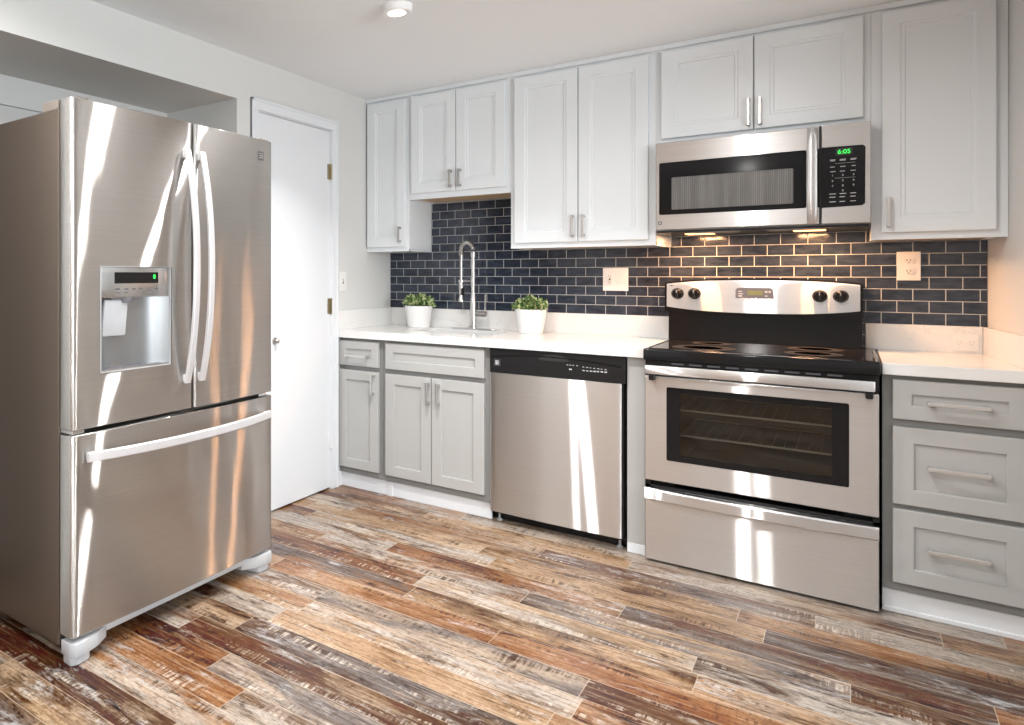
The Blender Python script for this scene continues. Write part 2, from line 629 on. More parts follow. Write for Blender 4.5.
# left wall with the doorway, the fridge recess and the header above it
DY0, DY1, DZ = -1.385, -0.712, 2.082
w = MB()
w.box(-0.12, 0, DY1, 0.0, 0, CEIL)
w.box(-0.12, 0, DY0, DY1, DZ, CEIL)
w.box(-0.12, 0, -1.541, DY0, 0, CEIL)
w.box(-0.50, 0, -3.10, -1.541, 2.113, CEIL)
w.box(-0.50, -0.12, -1.541, -1.45, 0, CEIL)
w.box(-0.12, 0, YB, -3.10, 0, CEIL)
w.box(-0.62, -0.50, -3.10, -1.45, 1.985, CEIL)
w.box(-0.62, -0.12, -3.20, -3.10, 0, CEIL)
struct(w.build('wall_left', 'wall'))
struct(MB().box(-0.60, -0.52, -3.10, -1.541, 0, 1.985).build('wall_recess', 'wall'))
w = MB()
w.prism([(skew(0.0), 0.0), (skew(-1.25), -1.25), (skew(-1.25) + 0.12, -1.25), (skew(0) + 0.12, 0.0)], 'Z', 0, CEIL)
struct(w.build('wall_right', 'wall'))
struct(MB().box(-0.12, XE, YB - 0.12, YB, 0, CEIL).build('wall_front', 'wall_warm'))
d = MB().box(0.10, 0.90, YB + 0.002, YB + 0.042, 0.006, 2.03, 0.003)  # unseen door, added as a warm shape for the steel to reflect
for a, b in ((0.20, 0.46), (0.54, 0.80)):
    for z0, z1 in ((0.20, 0.95), (1.10, 1.88)):
        d.box(a, b, YB + 0.040, YB + 0.050, z0, z1, 0.008)
refl_door = struct(d.build('reflector_door', 'reflector_wood'))
MB().lathe([(0.0, 0.0), (0.028, 0.0), (0.028, 0.006), (0.011, 0.010), (0.011, 0.035), (0.027, 0.045), (0.027, 0.06), (0.0, 0.066)], (0.165, YB + 0.040, 0.95), 'Y', 20).build('door_knob', 'brass', refl_door, True)
w = MB()
w.box(XE, XE + 0.12, YB, 0.12, 0, 0.80)
w.box(XE, XE + 0.12, YB, 0.12, 2.10, CEIL)
w.box(XE, XE + 0.12, YB, -5.75, 0.80, 2.10)
w.box(XE, XE + 0.12, -4.25, -3.75, 0.80, 2.10)
w.box(XE, XE + 0.12, -2.25, 0.12, 0.80, 2.10)
struct(w.build('wall_side', 'wall'))
for n, (a, b) in enumerate(((-5.75, -4.25), (-3.75, -2.25)), 1):  # unseen windows, added for light and reflections from the side
    f = MB()
    f.box(XE + 0.03, XE + 0.10, a, b, 0.80, 0.86)
    f.box(XE + 0.03, XE + 0.10, a, b, 2.04, 2.10)
    f.box(XE + 0.03, XE + 0.10, a, a + 0.06, 0.86, 2.04)
    f.box(XE + 0.03, XE + 0.10, b - 0.06, b, 0.86, 2.04)
    f.box(XE + 0.04, XE + 0.09, a + 0.06, b - 0.06, 1.44, 1.48)
    wo = struct(f.build('window_%d' % n, 'trim'))
    MB().box(XE + 0.062, XE + 0.068, a + 0.06, b - 0.06, 0.86, 2.04).build('pane', 'clear_glass', wo)

# closet door, its casing, hinges and pull
d = MB().box(-0.045, -0.004, DY0 + 0.004, DY1 - 0.004, 0.008, DZ - 0.006, 0.002)
door = struct(d.build('door_1', 'trim'))
k = MB().lathe([(0.0, -0.004), (0.019, -0.004), (0.019, 0.002), (0.015, 0.004), (0.006, 0.003), (0.005, 0.012), (0.010, 0.016), (0.012, 0.021), (0.008, 0.026), (0.0, 0.027)], (0, -1.238, 0.896), 'X', 20)
k.build('door_knob', 'nickel_dark', door, True)
for z in (1.841, 1.062, 0.282):
    h = MB().box(-0.004, 0.0012, DY1 - 0.030, DY1 + 0.004, z - 0.044, z + 0.044)
    h.tube([(0.005, DY1 - 0.002, z - 0.046), (0.005, DY1 - 0.002, z + 0.046)], 0.0055, 8)
    h.build('hinge', 'brass' if z > 0.5 else 'trim', door, False, None if z > 0.5 else 'hinge painted white')
t = MB()
CW = 0.056
for (a, b, z0, z1) in ((DY0 - CW, DY0, 0, DZ), (DY1, DY1 + CW, 0, DZ), (DY0 - CW, DY1 + CW, DZ, DZ + CW)):
    t.box(-0.002, 0.014, a, b, z0, z1, 0.003)
t.box(0.0, 0.019, DY0 - CW, DY0 - CW + 0.014, 0, DZ + CW, 0.003)
t.box(0.0, 0.019, DY1 + CW - 0.014, DY1 + CW, 0, DZ + CW, 0.003)
t.box(0.0, 0.019, DY0 - CW, DY1 + CW, DZ + CW - 0.014, DZ + CW, 0.003)
t.box(-0.12, 0.0, DY0, DY0 + 0.003, 0, DZ)
t.box(-0.12, 0.0, DY1 - 0.003, DY1, 0, DZ)
t.box(-0.12, 0.0, DY0, DY1, DZ - 0.004, DZ)
struct(t.build('trim_1', 'trim'))
struct(MB().box(-0.119, -0.05, DY0, DY1, 0, DZ).build('closet_dark_fill', 'dark_gap'))  # near-black block, puts the shade behind the closet door into colour
struct(MB().box(0, 0.012, -1.535, DY0 - CW, 0, 0.085, 0.003).build('baseboard_left', 'trim'))
struct(MB().box(0, 0.012, DY1 + CW, -0.607, 0, 0.085, 0.003).build('baseboard_corner', 'trim'))
# slim crown strip where the wall cabinets meet the ceiling
struct(MB().box(0.0, skew(-0.34) - 0.004, -0.318, -0.300, CEIL - 0.024, CEIL, 0.003).build('trim_2', 'cab_white'))

# ------------------------------------------------------------------ backsplash tile (behind counters, range and under the wall cabinets)
t = MB()
t.box(0.0005, XR - 0.001, -0.010, -0.0004, 1.032, 1.384)
t.box(0.2905, 0.8925, -0.010, -0.0004, 1.384, 1.689)
t.box(1.603, 2.334, -0.010, -0.0004, 0.60, 1.032)
t.box(1.60, 2.345, -0.010, -0.0004, 1.384, 1.60)
bs = t.build('tile_backsplash', 'tile')
bs['label'] = 'dark navy glazed subway tile backsplash with light grout'
bs['category'] = 'tile backsplash'


# ------------------------------------------------------------------ cabinet parts
def shaker(x0, x1, z0, z1, yf, th=0.02, w=0.055, rec=0.008, ogee=False):
    """door or drawer front facing -y with a recessed centre panel"""
    def loop(i, y):
        return [(x0 + i, y, z0 + i), (x1 - i, y, z0 + i), (x1 - i, y, z1 - i), (x0 + i, y, z1 - i)]
    yb = yf + th
    L = [loop(0, yb), loop(0, yf + 0.0025), loop(0.0012, yf + 0.0007), loop(0.003, yf), loop(w - 0.003, yf), loop(w, yf + 0.0015)]
    if ogee:
        L += [loop(w + 0.0015, yf + 0.004), loop(w + 0.011, yf + 0.004), loop(w + 0.014, yf + rec), loop(w + 0.018, yf + rec)]
    else:
        L += [loop(w + 0.001, yf + rec), loop(w + 0.004, yf + rec)]
    m = MB()
    m.rings(L)
    return m


def bar_pull(x0, x1, z0, z1, yf, name, parent, matname='nickel', t=0.0055, out=0.030):
    """square bar pull on a front at yf, between the two end points (vertical or horizontal)"""
    m = MB()
    vert = abs(z1 - z0) > abs(x1 - x0)
    ya = yf - out
    if vert:
        xm = (x0 + x1) / 2
        m.box(xm - t, xm + t, ya - t * 0.7, ya + t * 0.7, z0, z1, 0.0015)
        for z in (z0 + 0.007, z1 - 0.007):
            m.box(xm - t, xm + t, ya, yf + 0.001, z - t, z + t, 0.001)
    else:
        zm = (z0 + z1) / 2
        m.box(x0, x1, ya - t * 0.7, ya + t * 0.7, zm - t, zm + t, 0.0015)
        for x in (x0 + 0.007, x1 - 0.007):
            m.box(x - t, x + t, ya, yf + 0.001, zm - t, zm + t, 0.001)
    return m.build(name, matname, parent)


# ------------------------------------------------------------------ wall cabinets
YU = -0.305
YUD = -0.327


def wall_cabinet(label, x0, x1, zb, doors, pulls, raw_bottom=False, zt=CEIL - 0.02):
    """doors: (x0, x1, z0, z1); pulls: (x, z0, z1) each on the door of the same index"""
    r = thing('wall_cabinet', label, 'cabinet', ((x0 + x1) / 2, -0.15, zb), 'white wall cabinets')
    b = MB()
    if x1 > XR:                      # filler strip that closes the gap to the out-of-square wall
        b.box(XR - 0.01, skew(YU) - 0.001, YU - 0.001, YU + 0.018, zb, zt)
        x1 = XR - 0.002
    b.box(x0, x1, YU, 0.0 - 0.0105, zb + 0.012, zt)
    b.box(x0, x1, YU - 0.002, YU + 0.018, zb, zb + 0.014)
    b.box(x0, x0 + 0.016, YU, -0.011, zb, zb + 0.014)
    b.box(x1 - 0.016, x1, YU, -0.011, zb, zb + 0.014)
    b.build('carcass', 'cab_white', r)
    if raw_bottom:
        MB().box(x0 + 0.017, x1 - 0.017, YU + 0.019, -0.012, zb + 0.006, zb + 0.0125).build('underside', 'cab_raw', r, False, 'bare plywood underside')
    for (a, c, z0, z1), (px, p0, p1) in zip(doors, pulls):
        dr = shaker(a, c, z0, z1, YUD, 0.021, 0.056, 0.009, True).build('door', 'cab_white', r)
        bar_pull(px, px, p0, p1, YUD, 'handle', dr, 'nickel_dark', 0.006, 0.028)
    return r


ZT = 2.298
wall_cabinet('narrow single-door white wall cabinet in the corner beside the left wall', 0.002, 0.2895, 1.385,
             [(0.012, 0.271, 1.413, ZT)], [(0.241, 1.437, 1.532)], zt=CEIL - 0.02)
# the corner cabinet's box is deeper sideways: it runs behind its neighbour's lower edge
wall_cabinet('short two-door white wall cabinet above the sink', 0.2905, 0.8925, 1.690,
             [(0.311, 0.586, 1.724, ZT), (0.590, 0.868, 1.724, ZT)], [(0.562, 1.742, 1.842), (0.617, 1.742, 1.842)], True)
wall_cabinet('tall two-door white wall cabinet between sink and microwave', 0.8935, 1.582, 1.385,
             [(0.918, 1.236, 1.413, ZT), (1.240, 1.552, 1.413, ZT)], [(1.214, 1.434, 1.548), (1.266, 1.434, 1.548)], True)
wall_cabinet('short two-door white wall cabinet above the microwave', 1.583, 2.348, 1.858,
             [(1.607, 1.961, 1.886, ZT), (1.965, 2.325, 1.886, ZT)], [(1.945, 1.900, 2.022), (1.986, 1.900, 2.022)])
wall_cabinet('single-door white wall cabinet against the right wall', 2.349, 2.718, 1.385,
             [(2.381, 2.698, 1.413, ZT)], [(2.401, 1.434, 1.550)], True)

# ------------------------------------------------------------------ base cabinets
YF, YD = -0.618, -0.640


def base_cabinet(label, x0, x1, zt=0.876):
    r = thing('base_cabinet', label, 'cabinet', ((x0 + x1) / 2, -0.30, 0.0), 'grey base cabinets')
    b = MB()
    xb = min(x1, XR - 0.004)
    b.box(x0, x0 + 0.016, YF + 0.018, -0.012, 0.085, zt)
    b.box(xb - 0.016, xb, YF + 0.018, -0.012, 0.085, zt)
    b.box(x0, xb, YF + 0.018, -0.012, 0.085, 0.101)
    b.box(x0, xb, -0.024, -0.012, 0.085, zt)
    b.box(x0, x1, YF, YF + 0.018, 0.085, zt, 0.001)
    b.build('carcass', 'cab_frame', r)
    return r


def base_front(kind, r, x0, x1, z0, z1, w, pull=None):
    o = shaker(x0, x1, z0, z1, YD, 0.0215, w, 0.009).build(kind, 'cab_gray', r)
    if pull:
        bar_pull(*pull, YD, 'handle', o, 'pull_steel', 0.0065, 0.034)
    return o


r = base_cabinet('narrow grey base cabinet with one drawer and one door in the left corner', 0.002, 0.292)
base_front('drawer', r, 0.006, 0.269, 0.716, 0.861, 0.048, (0.068, 0.210, 0.777, 0.777))
base_front('door', r, 0.006, 0.269, 0.122, 0.690, 0.055, (0.243, 0.243, 0.568, 0.677))
r = base_cabinet('grey two-door sink base cabinet with false drawer front', 0.293, 0.904)
base_front('false_front', r, 0.314, 0.878, 0.716, 0.861, 0.050)
base_front('door', r, 0.314, 0.588, 0.122, 0.690, 0.058, (0.577, 0.577, 0.556, 0.668))
base_front('door', r, 0.592, 0.878, 0.122, 0.690, 0.058, (0.634, 0.634, 0.556, 0.668))
r = base_cabinet('grey three-drawer base cabinet right of the range', 2.374, 2.752)
base_front('drawer', r, 2.402, 2.745, 0.717, 0.861, 0.052, (2.492, 2.648, 0.785, 0.785))
base_front('drawer', r, 2.402, 2.745, 0.407, 0.689, 0.058, (2.492, 2.648, 0.553, 0.553))
base_front('drawer', r, 2.402, 2.745, 0.119, 0.389, 0.058, (2.492, 2.648, 0.260, 0.260))
# filler between dishwasher and range
r = thing('filler_panel', 'narrow grey filler panel between dishwasher and range', 'panel', (1.557, -0.3, 0.0))
MB().box(1.527, 1.599, -0.624, -0.012, 0.045, 0.876, 0.001).build('panel', 'cab_gray', r)
MB().box(1.527, 1.599, -0.626, -0.60, 0.0, 0.044, 0.002).build('foot_block', 'trim', r, False, 'white painted foot block')
# white toe boards
o = MB().box(0.002, 0.904, -0.606, -0.590, 0.0, 0.084, 0.002).box(0.316, 0.345, -0.612, -0.600, 0.0, 0.08, 0.002).build('toe_board', 'trim')
o['label'] = 'white toe board under the sink base cabinets'
o['category'] = 'toe board'
o = MB().box(2.374, 2.752, -0.608, -0.590, 0.0, 0.084, 0.002).box(2.374, 2.752, -0.616, -0.602, 0, 0.018, 0.003).build('toe_board', 'trim')
o['label'] = 'white toe board under the three-drawer cabinet on the right'
o['category'] = 'toe board'


# ------------------------------------------------------------------ countertops with upstands
def slab_hole(x0, x1, y0, y1, z0, z1, hx0, hx1, hy0, hy1):
    b = bmesh.new()
    n = 8
    rr = 0.05
    hole = []
    for cx, cy, a0 in ((hx1 - rr, hy1 - rr, 0), (hx0 + rr, hy1 - rr, 90), (hx0 + rr, hy0 + rr, 180), (hx1 - rr, hy0 + rr, 270)):
        for k in range(n):
            a = math.radians(a0 + 90 * k / (n - 1))
            hole.append((cx + rr * math.cos(a), cy + rr * math.sin(a)))
    outer = []
    cor = [(x1, y1), (x0, y1), (x0, y0), (x1, y0)]
    for q in range(4):
        for k in range(n):
            t = k / (n - 1)
            c = cor[q]
            nxt, prv = cor[(q + 1) % 4], cor[(q - 1) % 4]
            if t < 0.5:
                f = (0.5 - t) * 0.6
                outer.append((c[0] + (prv[0] - c[0]) * f, c[1] + (prv[1] - c[1]) * f))
            else:
                f = (t - 0.5) * 0.6
                outer.append((c[0] + (nxt[0] - c[0]) * f, c[1] + (nxt[1] - c[1]) * f))
        # put the true corner in the middle sample
        outer[q * n + n // 2] = cor[q]
    N = len(hole)

    def ring(pts, z):
        return [b.verts.new((p[0], p[1], z)) for p in pts]
    ot, ht, hb, ob = ring(outer, z1), ring(hole, z1), ring(hole, z0), ring(outer, z0)
    for A, B in ((ot, ht), (ht, hb), (hb, ob), (ob, ot)):
        for k in range(N):
            b.faces.new((A[k], A[(k + 1) % N], B[(k + 1) % N], B[k]))
    bmesh.ops.recalc_face_normals(b, faces=b.faces)
    return b


ZC = 0.920
r = thing('countertop', 'white quartz countertop with sink cut-out left of the range', 'countertop', (0.80, -0.33, 0.878))
s = MB()
s._merge(slab_hole(0.001, 1.601, -0.655, -0.0005, 0.878, ZC, 0.36, 0.83, -0.44, -0.16))
s.build('slab', 'quartz', r)
MB().box(0.014, 1.601, -0.016, -0.0005, ZC, 1.031, 0.001).build('upstand', 'quartz', r)
MB().box(0.0005, 0.0135, -0.65, -0.0005, ZC, 1.031, 0.001).build('upstand', 'quartz', r)
r = thing('countertop', 'white quartz countertop right of the range', 'countertop', (2.54, -0.33, 0.878))
MB().prism([(2.374, -0.0005), (2.374, -0.655), (skew(-0.655) - 0.001, -0.655), (skew(0) - 0.001, -0.0005)], 'Z', 0.878, ZC, 0.0015).build('slab', 'quartz', r)
MB().box(2.336, XR - 0.014, -0.016, -0.0005, ZC, 1.031, 0.001).build('upstand', 'quartz', r)
MB().prism([(skew(0) - 0.014, -0.0005), (skew(-0.65) - 0.014, -0.65), (skew(-0.65) - 0.001, -0.65), (skew(0) - 0.001, -0.0005)], 'Z', ZC, 1.031, 0.001).build('upstand', 'quartz', r)


# ------------------------------------------------------------------ sink and faucet
def rrect(x0, x1, y0, y1, z, rr, n=6):
    o = []
    for cx, cy, a0 in ((x1 - rr, y1 - rr, 0), (x0 + rr, y1 - rr, 90), (x0 + rr, y0 + rr, 180), (x1 - rr, y0 + rr, 270)):
        for k in range(n):
            a = math.radians(a0 + 90 * k / (n - 1))
            o.append((cx + rr * math.cos(a), cy + rr * math.sin(a), z))
    return o


r = thing('sink', 'undermount stainless steel sink set in the white countertop', 'sink', (0.595, -0.30, 0.70))
m = MB()
m.rings([rrect(0.340, 0.850, -0.46, -0.14, 0.8775, 0.06), rrect(0.362, 0.828, -0.438, -0.162, 0.8775, 0.05),
         rrect(0.364, 0.826, -0.436, -0.164, 0.72, 0.05), rrect(0.40, 0.79, -0.41, -0.19, 0.705, 0.04)], False, True)
m.build('bowl', 'sink', r, True)
MB().lathe([(0.0, 0), (0.042, 0), (0.045, 0.003), (0.03, 0.004), (0.028, 0.001), (0.0, 0.001)], (0.595, -0.30, 0.7055)).build('drain', 'nickel_dark', r, True)

FX, FY = 0.573, -0.088
r = thing('faucet', 'brushed nickel spring-neck kitchen faucet behind the sink', 'faucet', (FX, FY, ZC))
m = MB()
m.prism([p[:2] for p in rrect(0.458, 0.732, FY - 0.028, FY + 0.028, 0, 0.026)], 'Z', ZC, ZC + 0.007, 0.0015)
m.build('deck_plate', 'nickel', r, True)
m = MB()
m.lathe([(0.0, 0), (0.027, 0), (0.027, 0.012), (0.0195, 0.016), (0.0195, 0.15), (0.0165, 0.165), (0.0125, 0.21), (0.0125, 0.42), (0.0155, 0.423), (0.0155, 0.452), (0.012, 0.455), (0.0, 0.455)], (FX + 0.018, FY, ZC + 0.006), n=20)
m.build('column', 'nickel', r, True)
# spring: arc over to the spray hose
x0, x1 = FX + 0.018, 0.517
zc_, rad = ZC + 0.462, (FX + 0.018 - 0.517) / 2
path = [(x0 - rad + rad * math.cos(a), FY, zc_ + 0.008 + 1.25 * rad * math.sin(a)) for a in [PI * k / 24 for k in range(25)]]
path += [(x1, FY, zc_ + 0.008 - 0.01 * k) for k in range(1, 4)]
MB().tube(path, 0.0085, 10).build('hose', 'nickel_dark', r, True)
# coil
pts = []
P = [Vector(p) for p in path]
L = [0]
for a, b in zip(P, P[1:]):
    L.append(L[-1] + (b - a).length)
tot, turns = L[-1], 22
for k in range(turns * 10 + 1):
    s_ = tot * k / (turns * 10)
    i = max(j for j in range(len(L)) if L[j] <= s_ + 1e-9)
    i = min(i, len(P) - 2)
    f = (s_ - L[i]) / (L[i + 1] - L[i])
    p_ = P[i].lerp(P[i + 1], f)
    d_ = (P[i + 1] - P[i]).normalized()
    n1 = Vector((0, 1, 0))
    n2 = d_.cross(n1)
    a = 2 * PI * k / 10
    pts.append(p_ + (n1 * math.cos(a) + n2 * math.sin(a)) * 0.0135)
MB().tube(pts, 0.0026, 6).build('spring', 'nickel', r, True)
m = MB()
m.tube([(x1, FY, zc_ - 0.02), (x1, FY, 1.195)], 0.0075, 10)
m.lathe([(0.0, 0), (0.019, 0), (0.020, 0.008), (0.015, 0.018), (0.012, 0.04), (0.014, 0.075), (0.014, 0.10), (0.010, 0.125), (0.0, 0.128)], (x1, FY, 1.080), n=18)
m.build('spray_head', 'nickel', r, True)
MB().box(x1 + 0.006, x1 + 0.0165, FY - 0.016, FY + 0.004, 1.120, 1.165, 0.002).build('spray_button', 'black_satin', r)
m = MB()
m.tube([(FX + 0.018, FY, 1.205), (x1 + 0.012, FY, 1.205)], 0.0055, 8)
m.lathe([(0.0125, -0.008), (0.018, -0.008), (0.018, 0.008), (0.0125, 0.008)], (x1, FY, 1.205), n=16)
m.build('holder_arm', 'nickel', r, True)
m = MB()
m.tube([(FX + 0.02, FY, 1.012), (0.640, FY, 1.012)], 0.0155, 14)
m.lathe([(0.0, 0.0), (0.017, 0.0), (0.017, 0.030), (0.012, 0.033), (0.0, 0.033)], (0.640, FY, 1.012), 'X', 16)
m.build('valve_body', 'nickel_dark', r, True)
MB().tube([(0.664, FY, 1.02), (0.665, FY - 0.002, 1.06), (0.667, FY - 0.004, 1.128)], [0.0045, 0.004, 0.0042], 8).build('lever', 'nickel', r, True)


# ------------------------------------------------------------------ potted plants
def potted_plant(label, x, y, rt, rb, h, seed):
    rd = random.Random(seed)
    r = thing('potted_plant', label, 'potted plant', (x, y, ZC), 'small green plants in white pots')
    MB().lathe([(0.0, 0), (rb - 0.003, 0), (rb, 0.003), (rt, h - 0.004), (rt, h), (rt - 0.006, h), (rt - 0.008, h - 0.018), (0.0, h - 0.018)], (x, y, ZC + 0.0002), n=36).build('pot', 'pot', r, True)
    MB().lathe([(0.0, 0), (rt - 0.009, 0), (rt - 0.009, 0.004), (0.0, 0.006)], (x, y, ZC + h - 0.0178), n=24).build('soil', 'soil', r)
    m = MB()
    for k in range(230):
        th = rd.uniform(0, 2 * PI)
        ph = math.acos(rd.uniform(0.0, 1.0))
        f = rd.uniform(0.55, 1.0)
        R = rt * 1.17
        c = Vector((x + R * f * math.sin(ph) * math.cos(th), y + R * f * math.sin(ph) * math.sin(th), ZC + h - 0.003 + 0.068 * f * math.cos(ph) + 0.012 * rd.random()))
        d = (c - Vector((x, y, ZC + h - 0.05))).normalized()
        d = (d + Vector((rd.uniform(-.6, .6), rd.uniform(-.6, .6), rd.uniform(-.3, .5)))).normalized()
        s = d.orthogonal().normalized()
        s = Matrix.Rotation(rd.uniform(0, 2 * PI), 3, d) @ s
        nn = d.cross(s)
        ln, wd = rd.uniform(0.020, 0.031), rd.uniform(0.0065, 0.0105)
        pr = [(-0.5, 0.15), (-0.2, 0.9), (0.15, 1.0), (0.42, 0.6), (0.55, 0.08)]
        t = bmesh.new()
        prev = None
        for a, wv_ in pr:
            row_ = [t.verts.new(c + d * ln * a + s * wd * wv_ * q + nn * (0.003 * abs(q) - 0.004 * a * a)) for q in (-1, 0, 1)]
            if prev:
                for j in (0, 1):
                    t.faces.new((prev[j], prev[j + 1], row_[j + 1], row_[j]))
            prev = row_
        m._merge(t)
    for k in range(26):
        th = rd.uniform(0, 2 * PI)
        f = rd.uniform(0.2, 0.85)
        m.tube([(x + 0.3 * rt * math.cos(th), y + 0.3 * rt * math.sin(th), ZC + h - 0.016), (x + f * rt * math.cos(th), y + f * rt * math.sin(th), ZC + h + 0.045 * (1.1 - f))], 0.0012, 4)
    m.build('foliage', 'leaf', r, True)


potted_plant('small leafy plant in a white pot left of the faucet', 0.263, -0.135, 0.083, 0.066, 0.132, 1)
potted_plant('small leafy plant in a white pot right of the faucet', 0.940, -0.135, 0.083, 0.063, 0.132, 2)


# ------------------------------------------------------------------ wall plates
def socket_face(m, x, z, y):
    for dx in (-0.0055, 0.0055):
        m.box(x + dx - 0.0011, x + dx + 0.0011, y - 0.0006, y + 0.0002, z - 0.001, z + 0.0065)
    m.box(x - 0.002, x + 0.002, y - 0.0006, y + 0.0002, z - 0.0095, z - 0.0055)
    return m


r = thing('wall_outlet', 'white duplex outlet on the tile right of the range', 'outlet', (2.4735, -0.012, 1.28), 'wall plates on the tile')
MB().box(2.436, 2.511, -0.0155, -0.0102, 1.219, 1.342, 0.0018).build('plate', 'white_plastic', r)
for z in (1.303, 1.258):
    f = MB()
    f.prism([(2.4735 + 0.0168 * math.cos(a) * 1.0, z + 0.0145 * math.sin(a)) for a in [2 * PI * k / 20 for k in range(20)]], 'Y', -0.0180, -0.0150)
    fo = f.build('receptacle', 'white_plastic', r)
    socket_face(MB(), 2.4735, z, -0.0182).build('slots', 'slot', fo)
r = thing('wall_outlet', 'white double plate with socket and blank half on the tile left of the range', 'outlet', (1.34, -0.012, 1.22), 'wall plates on the tile')
MB().box(1.279, 1.401, -0.0155, -0.0102, 1.158, 1.280, 0.0018).build('plate', 'white_plastic', r)
fo = MB().box(1.2975, 1.3285, -0.0178, -0.0152, 1.186, 1.252, 0.001).build('receptacle', 'white_plastic', r)
m = socket_face(MB(), 1.313, 1.236, -0.018)
socket_face(m, 1.313, 1.203, -0.018)
m.box(1.309, 1.317, -0.0188, -0.0178, 1.2145, 1.2235)
m.build('slots', 'slot', fo)
MB().box(1.3515, 1.3825, -0.0168, -0.0152, 1.186, 1.252, 0.0008).build('blank_insert', 'white_plastic', r)
r = thing('counter_outlet', 'white duplex outlet set in the quartz upstand of the right countertop', 'outlet', (2.642, -0.018, 0.96))
MB().box(2.604, 2.680, -0.0205, -0.0162, 0.930, 1.000, 0.0015).build('plate', 'white_plastic', r)
for x in (2.624, 2.660):
    fo = MB().prism([(x + 0.0145 * math.cos(a), 0.965 + 0.0168 * math.sin(a)) for a in [2 * PI * k / 20 for k in range(20)]], 'Y', -0.0225, -0.0200).build('receptacle', 'white_plastic', r)
    socket_face(MB(), x, 0.965, -0.0227).build('slots', 'legend', fo)
r = thing('light_switch', 'white toggle light switch on the left wall beside the closet door', 'switch', (0.003, -0.587, 1.20))
MB().box(0.0, 0.0055, -0.622, -0.552, 1.145, 1.262, 0.0018).build('plate', 'white_plastic', r)
MB().box(0.0045, 0.0065, -0.592, -0.582, 1.190, 1.216, 0.0005).build('slot', 'slot', r)
MB().box(0.005, 0.016, -0.590, -0.584, 1.202, 1.213, 0.001).build('toggle', 'white_plastic', r)

# ------------------------------------------------------------------ dishwasher
D0, D1 = 0.9075, 1.519
r = thing('dishwasher', 'stainless steel dishwasher with black control strip under the countertop', 'dishwasher', (1.213, -0.3, 0))
b = MB()
b.box(D0 + 0.004, D1 + 0.004, -0.595, -0.02, 0.035, 0.874)
b.build('tub', 'black_satin', r)
MB().box(D0 + 0.004, D1, -0.565, -0.553, 0.0, 0.05).build('toe_plate', 'black_satin', r)
for x in (D0 + 0.03, D1 - 0.03):
    MB().lathe([(0, 0), (0.014, 0), (0.014, 0.006), (0.006, 0.008), (0.006, 0.036), (0, 0.036)], (x, -0.585, 0.0), n=12).build('foot', 'plastic_gray', r)


def bowed_panel(x0, x1, z0, z1, yf, yb, bow, edge=0.006, n=24):
    """front panel facing -y, bowed outwards by bow at mid-width, rounded side edges"""
    P = [(x0, yb)]
    for k in range(5):
        a = PI / 2 * k / 4
        P.append((x0 + edge - edge * math.cos(a), yf + edge - edge * math.sin(a)))
    for k in range(1, n):
        t_ = k / n
        P.append((x0 + edge + (x1 - x0 - 2 * edge) * t_, yf - bow * (1 - (2 * t_ - 1) ** 2)))
    for k in range(5):
        a = PI / 2 * (1 - k / 4)
        P.append((x1 - edge + edge * math.cos(a), yf + edge - edge * math.sin(a)))
    P.append((x1, yb))
    return MB().prism(P, 'Z', z0, z1)


bowed_panel(D0 + 0.002, D1 - 0.010, 0.055, 0.752, -0.640, -0.598, 0.006).build('door_panel', 'steel', r, True)
MB().box(D1 - 0.0095, D1 - 0.004, -0.636, -0.598, 0.055, 0.752).build('door_edge', 'black_satin', r)
c = MB()
c.box(D0 + 0.001, D1 + 0.004, -0.642, -0.598, 0.753, 0.872, 0.003)
cp = c.build('control_panel', 'black_satin', r)
# curved ridge and pocket handle on the control strip
ridge = [(D0 + 0.01 + (D1 - D0 - 0.02) * k / 24, -0.6425, 0.829 + 0.021 * (1 - ((k - 11) / 12.5) ** 2)) for k in range(25)]
MB().tube(ridge, 0.003, 6).build('ridge', 'black', cp, True)
pk = MB()
pk.prism([(1.215 + 0.068 * math.cos(a), 0.843 - 0.004 * math.cos(2 * a) + 0.016 * math.sin(a)) for a in [2 * PI * k / 28 for k in range(28)]], 'Y', -0.6435, -0.640)
pk.build('pocket_handle', 'dark_gap', cp)
bd = MB().box(0.930, 0.964, -0.6432, -0.641, 0.786, 0.822).build('badge', 'badge', cp)
q = MB()
for k in range(3):
    q.box(0.938, 0.956, -0.6436, -0.6428, 0.794 + k * 0.0075, 0.799 + k * 0.0075)
q.box(0.952, 0.956, -0.6436, -0.6428, 0.794, 0.814)
q.build('badge_mark', 'legend', bd)
q = MB()
rd = random.Random(3)
for x in (1.275, 1.288, 1.301, 1.318):
    q.box(x, x + 0.007, -0.6432, -0.6415, 0.818, 0.8205)
q.box(1.286, 1.298, -0.6432, -0.6415, 0.797, 0.803)
q.build('legend_print', 'legend', cp)
q = MB()
for k in range(7):
    x = 1.345 + k * 0.0155
    q.box(x, x + rd.uniform(0.006, 0.011), -0.6432, -0.6415, 0.814 - 0.0006 * k, 0.8165 - 0.0006 * k)
    q.box(x, x + rd.uniform(0.006, 0.012), -0.6432, -0.6415, 0.797, 0.8005 + rd.uniform(0, 0.003))
q.build('legend_print', 'legend', cp)

